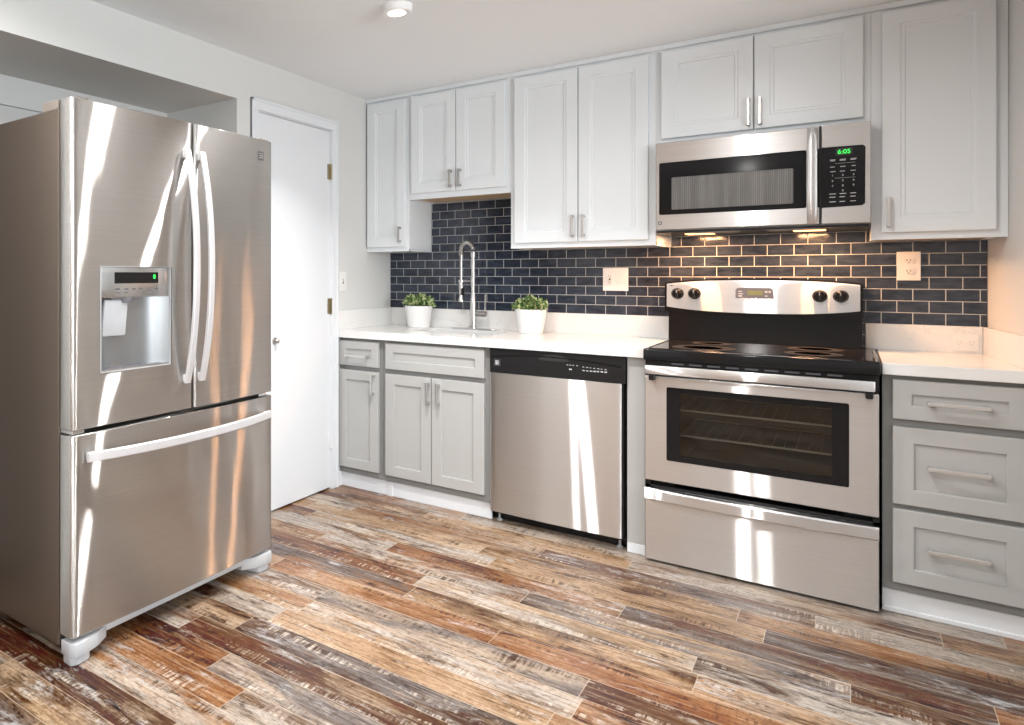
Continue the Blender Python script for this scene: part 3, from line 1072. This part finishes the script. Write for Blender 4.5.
# ------------------------------------------------------------------ range
R0, R1, RY = 1.6065, 2.3665, -0.682
r = thing('range', 'freestanding stainless steel electric range with black glass cooktop', 'stove', (1.987, -0.35, 0))
b = MB()
b.box(R0, R0 + 0.018, -0.655, -0.03, 0.03, 0.905)
b.box(R1 - 0.018, R1, -0.655, -0.03, 0.03, 0.905)
b.box(R0, R1, -0.06, -0.03, 0.03, 0.905)
b.box(R0, R1, -0.655, -0.03, 0.03, 0.33)
b.box(R0, R1, -0.655, -0.03, 0.80, 0.905)
b.box(R0 + 0.018, R0 + 0.10, -0.62, -0.06, 0.33, 0.80)
b.box(R1 - 0.10, R1 - 0.018, -0.62, -0.06, 0.33, 0.80)
b.build('body', 'black_satin', r)
# oven cavity lining
v = MB()
ox0, ox1, oz0, oz1 = R0 + 0.101, R1 - 0.101, 0.402, 0.79
v.box(ox0, ox1, -0.10, -0.09, oz0, oz1)
v.box(ox0, ox0 + 0.006, -0.62, -0.10, oz0, oz1)
v.box(ox1 - 0.006, ox1, -0.62, -0.10, oz0, oz1)
v.box(ox0, ox1, -0.62, -0.10, oz0 - 0.01, oz0)
v.box(ox0, ox1, -0.62, -0.10, oz1, oz1 + 0.008)
v.build('oven_cavity', 'enamel', r)
for z in (0.545, 0.655):
    k = MB()
    a0, a1 = ox0 + 0.010, ox1 - 0.010
    k.tube([(a0, -0.585, z), (a1, -0.585, z)], 0.0045, 6)
    k.tube([(a0, -0.13, z), (a1, -0.13, z)], 0.003, 6)
    k.tube([(a0, -0.585, z), (a0, -0.13, z)], 0.003, 6)
    k.tube([(a1, -0.585, z), (a1, -0.13, z)], 0.003, 6)
    for j in range(14):
        x = a0 + (a1 - a0) * (j + 0.5) / 14
        k.tube([(x, -0.587, z + 0.002), (x, -0.13, z + 0.002)], 0.0007, 5)
    for x in (a0, a1):
        k.box(x - 0.006, x + 0.006, -0.585, -0.13, z - 0.006, z - 0.002)
    k.build('oven_rack', 'rack', r)


def frame_panel(x0, x1, z0, z1, hx0, hx1, hz0, hz1, yf, yb, rr=0.008, eb=0.003):
    """plate facing -y with a rounded-rectangle opening"""
    def rl(a0, a1, c0, c1, y, q):
        o = []
        for cx, cz, s in ((a1 - q, c1 - q, 0), (a0 + q, c1 - q, 90), (a0 + q, c0 + q, 180), (a1 - q, c0 + q, 270)):
            for k in range(6):
                a = math.radians(s + 90 * k / 5)
                o.append((cx + q * math.cos(a), y, cz + q * math.sin(a)))
        return o
    L = [rl(x0, x1, z0, z1, yb, 0.004), rl(x0, x1, z0, z1, yf + eb, 0.004), rl(x0 + eb * 0.3, x1 - eb * 0.3, z0 + eb * 0.3, z1 - eb * 0.3, yf + eb * 0.3, 0.004), rl(x0 + eb, x1 - eb, z0 + eb, z1 - eb, yf, 0.004),
         rl(hx0, hx1, hz0, hz1, yf, rr), rl(hx0, hx1, hz0, hz1, yb, rr), rl(x0, x1, z0, z1, yb, 0.004)]
    return MB().rings(L, False, False)


dr = frame_panel(R0 + 0.001, R1 - 0.002, 0.355, 0.806, 1.690, 2.282, 0.449, 0.763, RY, -0.657).build('oven_door', 'steel', r)
frame_panel(1.6905, 2.2815, 0.4495, 0.7625, 1.739, 2.232, 0.476, 0.741, RY - 0.0006, -0.676, 0.006, 0.001).build('window_border', 'black', dr)
MB().box(1.738, 2.233, -0.6805, -0.6765, 0.475, 0.742).build('window_glass', 'oven_glass', dr)
# oven handle: wide flat bar standing off on two black ends
hb = MB()
n = 20
hb.box(R0 + 0.010, R1 - 0.012, -0.730, -0.716, 0.818, 0.857, 0.005)
ho = hb.build('oven_handle', 'steel', dr, True)
for x in (R0 + 0.022, R1 - 0.040):
    MB().box(x, x + 0.022, -0.7165, RY + 0.004, 0.790, 0.845, 0.004).build('handle_mount', 'black_satin', ho)
# black vent strip above the door
vt = MB()
vt.box(R0 + 0.001, R1 - 0.001, -0.668, -0.655, 0.808, 0.872, 0.002)
vo = vt.build('vent_trim', 'black_satin', r)
vs = MB()
for k in range(9):
    x = R0 + 0.10 + k * 0.064
    vs.box(x, x + 0.045, -0.6705, -0.667, 0.859, 0.866)
vs.build('vent_slots', 'panel_gray', vo)
# cooktop: black front bar plus ceramic glass with slim steel side strips
ck = MB()
ck.box(R0 - 0.002, R1 + 0.003, -0.702, -0.040, 0.874, 0.924, 0.008, 3)
co = ck.build('cooktop', 'black', r, True)
MB().box(R0 + 0.020, R1 - 0.018, -0.665, -0.155, 0.9235, 0.9262, 0.001).build('glass_top', 'black_glass', co)
for x in (R0 + 0.006, R1 - 0.012):
    MB().box(x, x + 0.007, -0.665, -0.155, 0.9235, 0.9268, 0.001).build('side_strip', 'nickel', co)
for (x, y, rr) in ((1.80, -0.52, 0.115), (2.17, -0.50, 0.095), (1.80, -0.27, 0.075), (2.17, -0.275, 0.095)):
    for q in (1.0, 0.62):
        MB().lathe([(rr * q - 0.002, 0), (rr * q, 0), (rr * q, 0.0005), (rr * q - 0.002, 0.0005)], (x, y, 0.9261), n=48).build('burner_ring', 'ring', co)
# backguard
gx0, gx1 = 1.592, 2.327
bg_ = MB()
bg_.box(gx0 + 0.014, gx1 - 0.002, -0.140, -0.018, 0.90, 1.10, 0.004)
bgo = bg_.build('backguard', 'black', r)
MB().prism([(-0.152, 0.927), (-0.138, 0.927), (-0.138, 1.030), (-0.143, 1.030)], 'X', gx0 + 0.016, gx1 - 0.004).build('lower_guard', 'black', bgo)


def arch(x0, x1, zlo_e, zlo_m, zhi_e, zhi_m, y0, y1, tilt=0.0, n=28):
    t_ = bmesh.new()
    F, B = [], []
    xs = [x0 + (x1 - x0) * k / n for k in range(n + 1)]

    def zz(x, e, mm):
        u = 2 * (x - x0) / (x1 - x0) - 1
        return e + (mm - e) * (1 - abs(u) ** 2.6)
    for ring_, y in ((F, y0), (B, y1)):
        for x in xs:
            ring_.append(t_.verts.new((x, y + (tilt if ring_ is F else 0), zz(x, zlo_e, zlo_m))))
        for x in xs[::-1]:
            z = zz(x, zhi_e, zhi_m)
            ring_.append(t_.verts.new((x, y + 0.0, z)))
    N = len(F)
    for k in range(N):
        t_.faces.new((F[k], F[(k + 1) % N], B[(k + 1) % N], B[k]))
    h = n + 1
    for k in range(n):
        t_.faces.new((F[k], F[N - 1 - k], F[N - 2 - k], F[k + 1]))
        t_.faces.new((B[k], B[k + 1], B[N - 2 - k], B[N - 1 - k]))
    bmesh.ops.recalc_face_normals(t_, faces=t_.faces)
    mb = MB()
    mb._merge(t_)
    return mb


arch(gx0, gx1, 1.062, 1.062, 1.206, 1.226, -0.1535, -0.018).build('guard_cap', 'black', bgo)
cpo = arch(gx0 + 0.010, gx1 - 0.010, 1.088, 1.066, 1.199, 1.218, -0.1575, -0.153, -0.004).build('control_panel', 'steel', bgo)
YG = -0.1585
for x, z in ((1.647, 1.151), (1.717, 1.152), (2.184, 1.149), (2.254, 1.149)):
    ko = MB().lathe([(0.0, 0.004), (0.027, 0.004), (0.0275, 0.0), (0.025, -0.003), (0.0235, -0.008), (0.020, -0.020), (0.018, -0.022), (0.0, -0.022)], (x, YG, z), 'Y', 24).build('knob', 'black', cpo, True)
    kk = MB()
    kk.box(x - 0.0045, x + 0.0045, YG - 0.030, YG - 0.020, z - 0.019, z + 0.019, 0.002, mtx=None)
    kk.build('grip', 'black_satin', ko)
    MB().box(x - 0.0012, x + 0.0012, YG - 0.0305, YG - 0.0295, z + 0.004, z + 0.018).build('pointer', 'legend', ko)
    rr = MB()
    rr.lathe([(0.0285, 0.0015), (0.032, 0.0015), (0.032, 0.0), (0.0285, 0.0)], (x, YG + 0.0005, z), 'Y', 32)
    rr.build('dial_ring', 'legend', ko)
    MB().box(x - 0.008, x + 0.008, YG + 0.0002, YG + 0.001, z - 0.042, z - 0.039).build('dial_legend', 'legend_dark', cpo)
pp = MB()
pp.prism([p[:2] for p in rrect(1.880, 2.022, 1.118, 1.183, 0, 0.014)], 'Y', YG - 0.0012, YG + 0.004)
po = pp.build('clock_panel', 'panel_gray', cpo)
MB().box(1.926, 1.983, YG - 0.002, YG - 0.001, 1.149, 1.170).build('clock_display', 'lcd', po)
q = MB()
for i, (x, z, w_, h_) in enumerate(((1.885, 1.163, .014, .004), (1.885, 1.152, .018, .004), (1.885, 1.141, .014, .006), (1.893, 1.130, .030, .005), (1.930, 1.130, .010, .005),
                                    (1.948, 1.130, .008, .007), (1.962, 1.128, .010, .006), (1.984, 1.160, .010, .008), (1.998, 1.160, .008, .008), (1.984, 1.143, .010, .004), (1.998, 1.130, .009, .004))):
    q.box(x + 0.006, x + 0.006 + w_, YG - 0.0018, YG - 0.001, z + 0.001, z + 0.001 + h_)
q.build('legend_print', 'legend', po)
bd = MB().box(1.934, 1.954, YG + 0.0005, YG + 0.003, 1.080, 1.099).build('badge', 'badge', cpo)
q = MB()
for k in range(2):
    q.box(1.937, 1.951, YG, YG + 0.001, 1.084 + k * 0.0065, 1.0875 + k * 0.0065)
q.build('badge_mark', 'legend', bd)
MB().box(1.615, 1.629, YG + 0.0005, YG + 0.003, 1.178, 1.192).build('emblem', 'badge', cpo)
# storage drawer with curved lip handle
dw = MB()
dw.box(R0 + 0.002, R1 - 0.002, RY, -0.657, 0.012, 0.300, 0.003)
do = dw.build('storage_drawer', 'steel', r)
lp = []
n = 28
lo_, hi_ = [], []
t_ = bmesh.new()
rows = []
for k in range(n + 1):
    u = k / n
    x = R0 + 0.002 + (R1 - R0 - 0.004) * u
    bow = 1 - (2 * u - 1) ** 2
    zt_, zb_ = 0.318, 0.271 - 0.012 * bow * 0
    ya = RY - 0.004 - 0.020 * bow
    rows.append([t_.verts.new(p_) for p_ in ((x, RY + 0.001, zb_), (x, ya + 0.003, zb_), (x, ya, zb_ + 0.004), (x, ya, zt_ - 0.006), (x, ya + 0.005, zt_), (x, -0.657, zt_), (x, -0.657, zb_ + 0.02), (x, RY + 0.001, zb_ + 0.02))])
for a, b_ in zip(rows, rows[1:]):
    for k in range(8):
        t_.faces.new((a[k], a[(k + 1) % 8], b_[(k + 1) % 8], b_[k]))
t_.faces.new(rows[0])
t_.faces.new(rows[-1][::-1])
bmesh.ops.recalc_face_normals(t_, faces=t_.faces)
lip = MB()
lip._merge(t_)
lip.build('drawer_lip', 'steel', do, True)
for x in (R0 + 0.05, R1 - 0.05):
    MB().lathe([(0, 0), (0.017, 0), (0.017, 0.008), (0.007, 0.010), (0.007, 0.031), (0, 0.031)], (x, -0.63, 0.0), n=14).build('foot', 'plastic_gray', r)

# ------------------------------------------------------------------ over-the-range microwave
W0, W1, WY = 1.597, 2.3475, -0.395
r = thing('microwave', 'stainless steel over-the-range microwave with green clock under white cabinets', 'microwave', (1.97, -0.2, 1.44))
b = MB()
b.box(W0 + 0.003, W1 - 0.001, -0.372, -0.012, 1.447, 1.8565, 0.002)
b.build('body', 'plastic_gray', r)
dr = frame_panel(W0, 2.1885, 1.452, 1.8565, W0 + 0.014, 2.147, 1.521, 1.763, WY, -0.373, 0.010, 0.004).build('door', 'steel', r)
# black window frame with bowed top and bottom edges
frame_panel(W0 + 0.0145, 2.1465, 1.5215, 1.7625, 1.661, 2.104, 1.543, 1.692, WY - 0.001, -0.385, 0.006, 0.002).build('window_border', 'black', dr)
MB().box(1.660, 2.105, WY + 0.0015, -0.386, 1.542, 1.693).build('window_screen', 'mw_screen', dr)
MB().box(2.1475, 2.1885, WY - 0.001, -0.374, 1.521, 1.763).build('door_edge', 'black', dr)
# handle: bowed flat strip
hp = []
t_ = bmesh.new()
rows = []
n = 16
for k in range(n + 1):
    u = k / n
    z = 1.455 + (1.852 - 1.455) * u
    yo = WY - 0.012 - 0.026 * (1 - (2 * u - 1) ** 4)
    rows.append([t_.verts.new(p_) for p_ in ((2.149, yo + 0.010, z), (2.149, yo + 0.002, z), (2.152, yo, z), (2.180, yo, z), (2.183, yo + 0.002, z), (2.183, yo + 0.010, z))])
for a, b_ in zip(rows, rows[1:]):
    for k in range(6):
        t_.faces.new((a[k], a[(k + 1) % 6], b_[(k + 1) % 6], b_[k]))
t_.faces.new(rows[0][::-1])
t_.faces.new(rows[-1])
bmesh.ops.recalc_face_normals(t_, faces=t_.faces)
hm = MB()
hm._merge(t_)
hm.box(2.152, 2.180, WY - 0.012, WY + 0.002, 1.456, 1.480, 0.002)
hm.box(2.152, 2.180, WY - 0.012, WY + 0.002, 1.827, 1.851, 0.002)
hm.build('handle', 'steel', dr, True)
bd = MB().box(1.607, 1.622, WY - 0.0012, WY + 0.003, 1.476, 1.491).build('badge', 'badge', dr)
MB().box(1.610, 1.619, WY - 0.0018, WY - 0.001, 1.480, 1.4825).box(1.610, 1.619, WY - 0.0018, WY - 0.001, 1.4845, 1.487).build('badge_mark', 'legend', bd)
cpo = MB().box(2.194, W1, WY, -0.373, 1.452, 1.8565, 0.003).build('control_panel', 'steel', r)
MB().box(2.1886, 2.1938, WY + 0.004, -0.374, 1.452, 1.8565).build('door_gap', 'dark_gap', r)
kp = MB()
kp.prism([(2.195, 1.518), (2.322, 1.522), (2.330, 1.530), (2.331, 1.756), (2.323, 1.764), (2.195, 1.766)], 'Y', WY - 0.0014, WY + 0.002)
ko = kp.build('keypad', 'black', cpo)
MB().box(2.240, 2.292, WY - 0.0022, WY - 0.001, 1.728, 1.757).build('clock_window', 'lcd_dark', ko)
text_mesh('6:05', 0.024, 'led_green', 'clock_digits', ko, Matrix.Translation((2.266, WY - 0.0026, 1.742)) @ FRONT)
q = MB()
rd = random.Random(5)
for i, z in enumerate((1.712, 1.708, 1.683, 1.664)):
    for x in (2.230, 2.262, 2.295):
        q.box(x - rd.uniform(.006, .010), x + rd.uniform(.006, .010), WY - 0.002, WY - 0.001, z - 0.0011, z + 0.0011)
q.box(2.238, 2.300, WY - 0.002, WY - 0.001, 1.6960, 1.6967)
q.build('legend_print', 'legend', ko)
q = MB()
q.box(2.238, 2.300, WY - 0.002, WY - 0.001, 1.6365, 1.6372)
q.build('legend_print', 'legend', ko)
q = MB()
for z in (1.560, 1.541, 1.573):
    for x in (2.230, 2.262, 2.295):
        q.box(x - 0.010, x + rd.uniform(.006, .011), WY - 0.002, WY - 0.001, z - 0.0013, z + 0.0013)
q.build('legend_print', 'legend', ko)
q = 1
for z in (1.648, 1.626, 1.605):
    for x in (2.230, 2.262, 2.295):
        text_mesh(str(q), 0.011, 'legend', 'key_numeral', ko, Matrix.Translation((x, WY - 0.0018, z)) @ FRONT)
        q += 1
text_mesh('0', 0.011, 'legend', 'key_numeral', ko, Matrix.Translation((2.262, WY - 0.0018, 1.585)) @ FRONT)
u_ = MB()
u_.box(W0 + 0.004, W1 - 0.004, -0.385, -0.02, 1.438, 1.4475, 0.002)
uo = u_.build('underside', 'black_satin', r)
for x in (1.745, 2.150):
    MB().box(x - 0.055, x + 0.055, -0.245, -0.150, 1.4355, 1.4385, 0.001).build('lamp_lens', 'hood_on', uo)
for x in (1.78, 2.06):
    f_ = MB()
    f_.box(x - 0.05, x + 0.13, -0.365, -0.265, 1.436, 1.4382)
    f_.build('grease_filter', 'plastic_gray', uo)
HOOD = (1.0, 0.52, 0.25)
for x in (1.745, 2.150):
    area_light('cooktop_lamp', (x, -0.197, 1.434), 0.10, 5.2, HOOD, (0, 0, 0), 0.08)

# ------------------------------------------------------------------ refrigerator (front faces +x)
F0, F1, FXF = -2.824, -1.806, 0.440       # near side, far side, door front
FB = 0.365                                # front of the cabinet body
r = thing('refrigerator', 'stainless steel french-door refrigerator standing in the wall recess on the left', 'refrigerator', (0.05, (F0 + F1) / 2, 0))
b = MB()
b.box(-0.36, FB - 0.004, F0 + 0.001, F1 - 0.001, 0.05, 1.778, 0.004)
b.build('cabinet', 'fridge_side', r)
MB().box(FB - 0.004, FB + 0.006, F0 + 0.010, F1 - 0.010, 0.08, 1.772).build('gasket', 'dark_gap', r)


def fridge_panel(y0, y1, z0, z1, bow=0.010, hole=None, n=40, ed=0.012):
    """door facing +x: bowed front with rounded vertical edges; optional rectangular opening (y0,y1,z0,z1,depth)"""
    xb = FB + 0.006
    prof = [(y0, xb)]
    yc0, W_ = (F0 + F1) / 2, (F1 - F0) / 2

    def front(y):
        return FXF - bow * ((y - yc0) / W_) ** 2
    for k in range(6):
        a = PI / 2 * k / 5
        prof.append((y0 + ed - ed * math.cos(a), front(y0 + ed) - ed + ed * math.sin(a)))
    ys = [y0 + ed + (y1 - y0 - 2 * ed) * k / n for k in range(1, n)]
    if hole:
        ys = sorted([y for y in ys if abs(y - hole[0]) > 0.006 and abs(y - hole[1]) > 0.006] + [hole[0], hole[1]])
    for y in ys:
        prof.append((y, front(y)))
    for k in range(6):
        a = PI / 2 * (1 - k / 5)
        prof.append((y1 - ed + ed * math.cos(a), front(y1 - ed) - ed + ed * math.sin(a)))
    prof.append((y1, xb))
    zs = [z0, z0 + 0.002, z1 - 0.002, z1]
    if hole:
        zs = [z0, z0 + 0.002, hole[2], hole[3], z1 - 0.002, z1]
    t = bmesh.new()
    ins = 0.0015
    V = []
    for zi, z in enumerate(zs):
        e = ins if zi in (0, len(zs) - 1) else 0
        row = []
        for (y, x) in prof:
            yy = min(max(y, y0 + e), y1 - e)
            row.append(t.verts.new((x - (e if x > xb else 0), yy, z)))
        V.append(row)
    N = len(prof)
    for zi in range(len(zs) - 1):
        for k in range(N - 1):
            if hole and zs[zi] == hole[2] and hole[0] - 1e-6 <= prof[k][0] and prof[k + 1][0] <= hole[1] + 1e-6 and 6 < k < N - 8:
                continue
            t.faces.new((V[zi][k], V[zi][k + 1], V[zi + 1][k + 1], V[zi + 1][k]))
        t.faces.new((V[zi][0], V[zi + 1][0], V[zi + 1][-1], V[zi][-1]))
    t.faces.new(V[0])
    t.faces.new(V[-1][::-1])
    bmesh.ops.recalc_face_normals(t, faces=t.faces)
    m = MB()
    m._merge(t)
    return m


YS = -2.2885
HOLE = (-2.714, -2.400, 0.921, 1.272)
dl = fridge_panel(F0, YS - 0.004, 0.750, 1.806, hole=HOLE).build('door', 'steel_fridge', r, True)
drr = fridge_panel(YS + 0.004, F1, 0.750, 1.806).build('door', 'steel_fridge', r, True)
fz = fridge_panel(F0, F1, 0.092, 0.733, n=60).build('freezer_drawer', 'steel_fridge', r, True)


def fx(y):
    return FXF - 0.010 * ((y - (F0 + F1) / 2) / ((F1 - F0) / 2)) ** 2


# water dispenser in the near door
dp = MB()
hy0, hy1, hz0, hz1 = HOLE
dz = 1.167
x1_ = FXF - 0.012
dp.box(x1_ - 0.03, x1_ + 0.004, hy0 + 0.0005, hy1 - 0.0005, dz, hz1 - 0.0005, 0.003)
dpo = dp.build('dispenser_panel', 'nickel', dl, True)
MB().box(x1_ + 0.003, x1_ + 0.005, -2.654, -2.458, 1.214, 1.252, 0.0008).build('display', 'black', dpo)
q = MB()
q.box(x1_ + 0.0048, x1_ + 0.0056, -2.482, -2.472, 1.230, 1.244)
q.build('indicator', 'led_green', dpo)
q = MB()
rd = random.Random(9)
for k in range(6):
    y = -2.640 + 0.0345 * k
    q.box(x1_ + 0.0036, x1_ + 0.0045, y - rd.uniform(.006, .012), y + rd.uniform(.006, .012), 1.192, 1.198)
    if k in (0, 1, 4):
        q.box(x1_ + 0.0036, x1_ + 0.0045, y - 0.010, y + 0.010, 1.182, 1.185)
q.build('legend_print', 'legend_dark', dpo)
# cavity: curved back, side walls, sill
t = bmesh.new()
arc = []
for k in range(17):
    u = k / 16
    y = hy0 + 0.002 + (hy1 - hy0 - 0.004) * u
    dpt = 0.050 * (1 - abs(2 * u - 1) ** 3.2)
    arc.append((x1_ + 0.004 - 0.004 - dpt, y))
lo = [t.verts.new((x, y, hz0 + 0.001)) for x, y in arc]
hi = [t.verts.new((x, y, dz + 0.001)) for x, y in arc]
lo2 = [t.verts.new((x - 0.002, y, hz0 + 0.001)) for x, y in arc]
hi2 = [t.verts.new((x - 0.002, y, dz + 0.001)) for x, y in arc]
for k in range(16):
    t.faces.new((lo[k], lo[k + 1], hi[k + 1], hi[k]))
    t.faces.new((lo2[k], hi2[k], hi2[k + 1], lo2[k + 1]))
bmesh.ops.recalc_face_normals(t, faces=t.faces)
mm = MB()
mm._merge(t)
mm.build('dispenser_recess', 'recess_gray', dl, True)
fr_ = MB()
xa, xb_ = FB + 0.008, FXF - 0.003
fr_.box(xa, xb_, hy0, hy0 + 0.0022, hz0, hz1)
fr_.box(xa, xb_, hy1 - 0.0022, hy1, hz0, hz1)
fr_.box(xa, xb_, hy0, hy1, hz0, hz0 + 0.0022)
fr_.box(xa, xb_, hy0, hy1, hz1 - 0.0022, hz1)
fr_.build('dispenser_frame', 'plastic_gray', dl)
sl = MB()
sl.prism([(x, y) for x, y in arc] , 'Z', hz0 + 0.0005, hz0 + 0.008)
so = sl.build('drip_tray', 'nickel', dl)
MB().prism([(FXF - 0.020 - 0.045 * (1 - (k / 8 - 1) ** 4), hy0 + 0.03 + (hy1 - hy0 - 0.06) * k / 16) for k in range(17)], 'Z', hz0 + 0.0082, hz0 + 0.0095).build('drip_grille', 'panel_gray', so)
pad = MB()
pad.box(-0.006, 0.006, -0.050, 0.050, -0.125, 0.0, 0.005, 2, Matrix.Translation((FXF - 0.030, -2.630, 1.160)) @ Matrix.Rotation(math.radians(7), 4, 'Y'))
pad.build('paddle', 'foot_gray', dl, True)
nz_ = MB()
nz_.lathe([(0.0, 0.0), (0.020, 0.0), (0.026, 0.014), (0.026, 0.02), (0, 0.02)], (FXF - 0.034, -2.590, 1.148), n=18)
nz_.box(FXF - 0.055, FXF - 0.016, -2.66, -2.52, 1.160, 1.1675, 0.002)
nz_.build('spout', 'panel_gray', dl, True)


def bow_bar(pts_fn, wid_fn, n=28, th=0.012):
    """flat bar swept on a bow; pts_fn(u) gives centre, wid_fn(u) half-width vector"""
    t = bmesh.new()
    rows = []
    for k in range(n + 1):
        u = k / n
        c = Vector(pts_fn(u))
        w_ = Vector(wid_fn(u))
        wn_ = w_.normalized() * 0.003
        fx_ = Vector((th, 0, 0))
        rows.append([t.verts.new(p_) for p_ in (c - w_ - fx_, c - w_ - fx_ * 0.0 - Vector((0.003, 0, 0)), c - w_ + wn_, c + w_ - wn_, c + w_ - Vector((0.003, 0, 0)), c + w_ - fx_)])
    for a, b_ in zip(rows, rows[1:]):
        for k in range(6):
            t.faces.new((a[k], a[(k + 1) % 6], b_[(k + 1) % 6], b_[k]))
    t.faces.new(rows[0])
    t.faces.new(rows[-1][::-1])
    bmesh.ops.recalc_face_normals(t, faces=t.faces)
    m = MB()
    m._merge(t)
    return m


for dpar, y in ((dl, YS - 0.043), (drr, YS + 0.034)):
    fxx = fx(y)
    hm = bow_bar(lambda u: (fxx + 0.018 + 0.050 * (1 - abs(2 * u - 1) ** 2.2), y, 0.848 + (1.702 - 0.848) * u), lambda u: (0, 0.0135, 0))
    for z in (0.865, 1.685):
        hm.box(fxx - 0.002, fxx + 0.016, y - 0.011, y + 0.011, z - 0.014, z + 0.014, 0.003)
    hm.build('handle', 'steel_light', dpar, True)
hy_a, hy_b = -2.772, -1.838
hm = bow_bar(lambda u: (fx(hy_a) + 0.020 + 0.050 * (1 - abs(2 * u - 1) ** 2.2), hy_a + (hy_b - hy_a) * u, 0.660), lambda u: (0, 0, -0.0155))
for y in (hy_a + 0.018, hy_b - 0.018):
    hm.box(fx(y) - 0.003, fx(y) + 0.018, y - 0.014, y + 0.014, 0.648, 0.672, 0.003)
hm.build('handle', 'steel_light', fz, True)
# badge on the far door, hinge covers, centre hinge, feet and toe strip
bd = MB().box(fx(-1.886) - 0.002, fx(-1.886) + 0.0012, -1.904, -1.868, 1.719, 1.755).build('badge', 'badge', drr)
q = MB()
xx = fx(-1.886) + 0.0012
for z in (1.726, 1.735, 1.744):
    q.box(xx - 0.0005, xx + 0.0006, -1.899, -1.877, z, z + 0.004)
q.box(xx - 0.0005, xx + 0.0006, -1.880, -1.874, 1.726, 1.748)
q.build('badge_mark', 'nickel_dark', bd)
for y0, y1 in ((F0 + 0.003, F0 + 0.085), (F1 - 0.085, F1 - 0.003)):
    hc = MB()
    hc.box(FB - 0.10, FB - 0.012, y0, y1, 1.777, 1.810, 0.004)
    hc.box(FB - 0.02, FB + 0.055, y0 + 0.02, y1 - 0.01, 1.8062, 1.814, 0.002)
    hc.build('hinge_cover', 'hinge_gray', r)
    MB().box(FB - 0.002, FXF - 0.016, y0 + 0.004, y1 - 0.03, 0.735, 0.748, 0.002).build('center_hinge', 'nickel', r)
MB().box(FB - 0.03, FB + 0.034, F0 + 0.06, F1 - 0.06, 0.048, 0.086, 0.006).build('toe_strip', 'foot_gray', r)
for y0, y1, s in ((F0 - 0.002, F0 + 0.115, 1), (F1 - 0.115, F1 + 0.002, -1)):
    ym = y0 if s > 0 else y1
    f_ = MB()
    poly = [(FB + 0.006, ym + s * 0.003), (FXF - 0.020, ym + s * 0.002), (FXF - 0.004, ym + s * 0.012), (FXF - 0.002, ym + s * 0.05), (FXF - 0.014, ym + s * 0.11), (FB + 0.035, ym + s * 0.165), (FB + 0.006, ym + s * 0.165)]
    f_.prism(poly, 'Z', 0.030, 0.076, 0.005)
    f_.prism([(FB + 0.010, ym + s * 0.008), (FXF - 0.022, ym + s * 0.008), (FXF - 0.012, ym + s * 0.03), (FXF - 0.018, ym + s * 0.08), (FB + 0.010, ym + s * 0.10)], 'Z', 0.0, 0.034, 0.006)
    f_.build('foot_cover', 'foot_gray', r, True)
for y in (F0 + 0.08, F1 - 0.08):
    MB().lathe([(0, -0.015), (0.022, -0.015), (0.024, -0.012), (0.024, 0.012), (0.022, 0.015), (0, 0.015)], (-0.28, y, 0.0245), 'Y', 16).box(-0.30, -0.26, y - 0.02, y + 0.02, 0.035, 0.055).build('roller', 'black_satin', r)

# ------------------------------------------------------------------ recessed ceiling lights, the last an added fill
LBL = ['round ceiling light above the floor in front of the sink', 'round ceiling light above the floor in front of the range',
       'round ceiling light over the open floor beside the refrigerator', 'round ceiling light over the open floor nearest the range and camera',
       'unseen round ceiling light added behind the camera as frontal fill']
for (x, y, pw), lb in zip(CANS, LBL):
    r = thing('ceiling_light', lb, 'ceiling light', (x, y, CEIL - 0.03), 'round ceiling lights')
    MB().lathe([(0.046, 0.0), (0.056, -0.002), (0.060, 0.002), (0.062, 0.0295), (0.046, 0.0295)], (x, y, CEIL - 0.0300), n=36).build('trim_ring', 'can_trim', r, True)
    MB().lathe([(0.0, -0.004), (0.03, -0.003), (0.045, 0.002), (0.0455, 0.008), (0.0, 0.008)], (x, y, CEIL - 0.0290), n=32).build('lens', 'lens_on', r, True)
    area_light('ceiling_lamp', (x, y, CEIL - 0.037), 0.09, pw, (1, 0.985, 0.97), spread=math.radians(122 if x < 1 and y > -2.5 else 170))
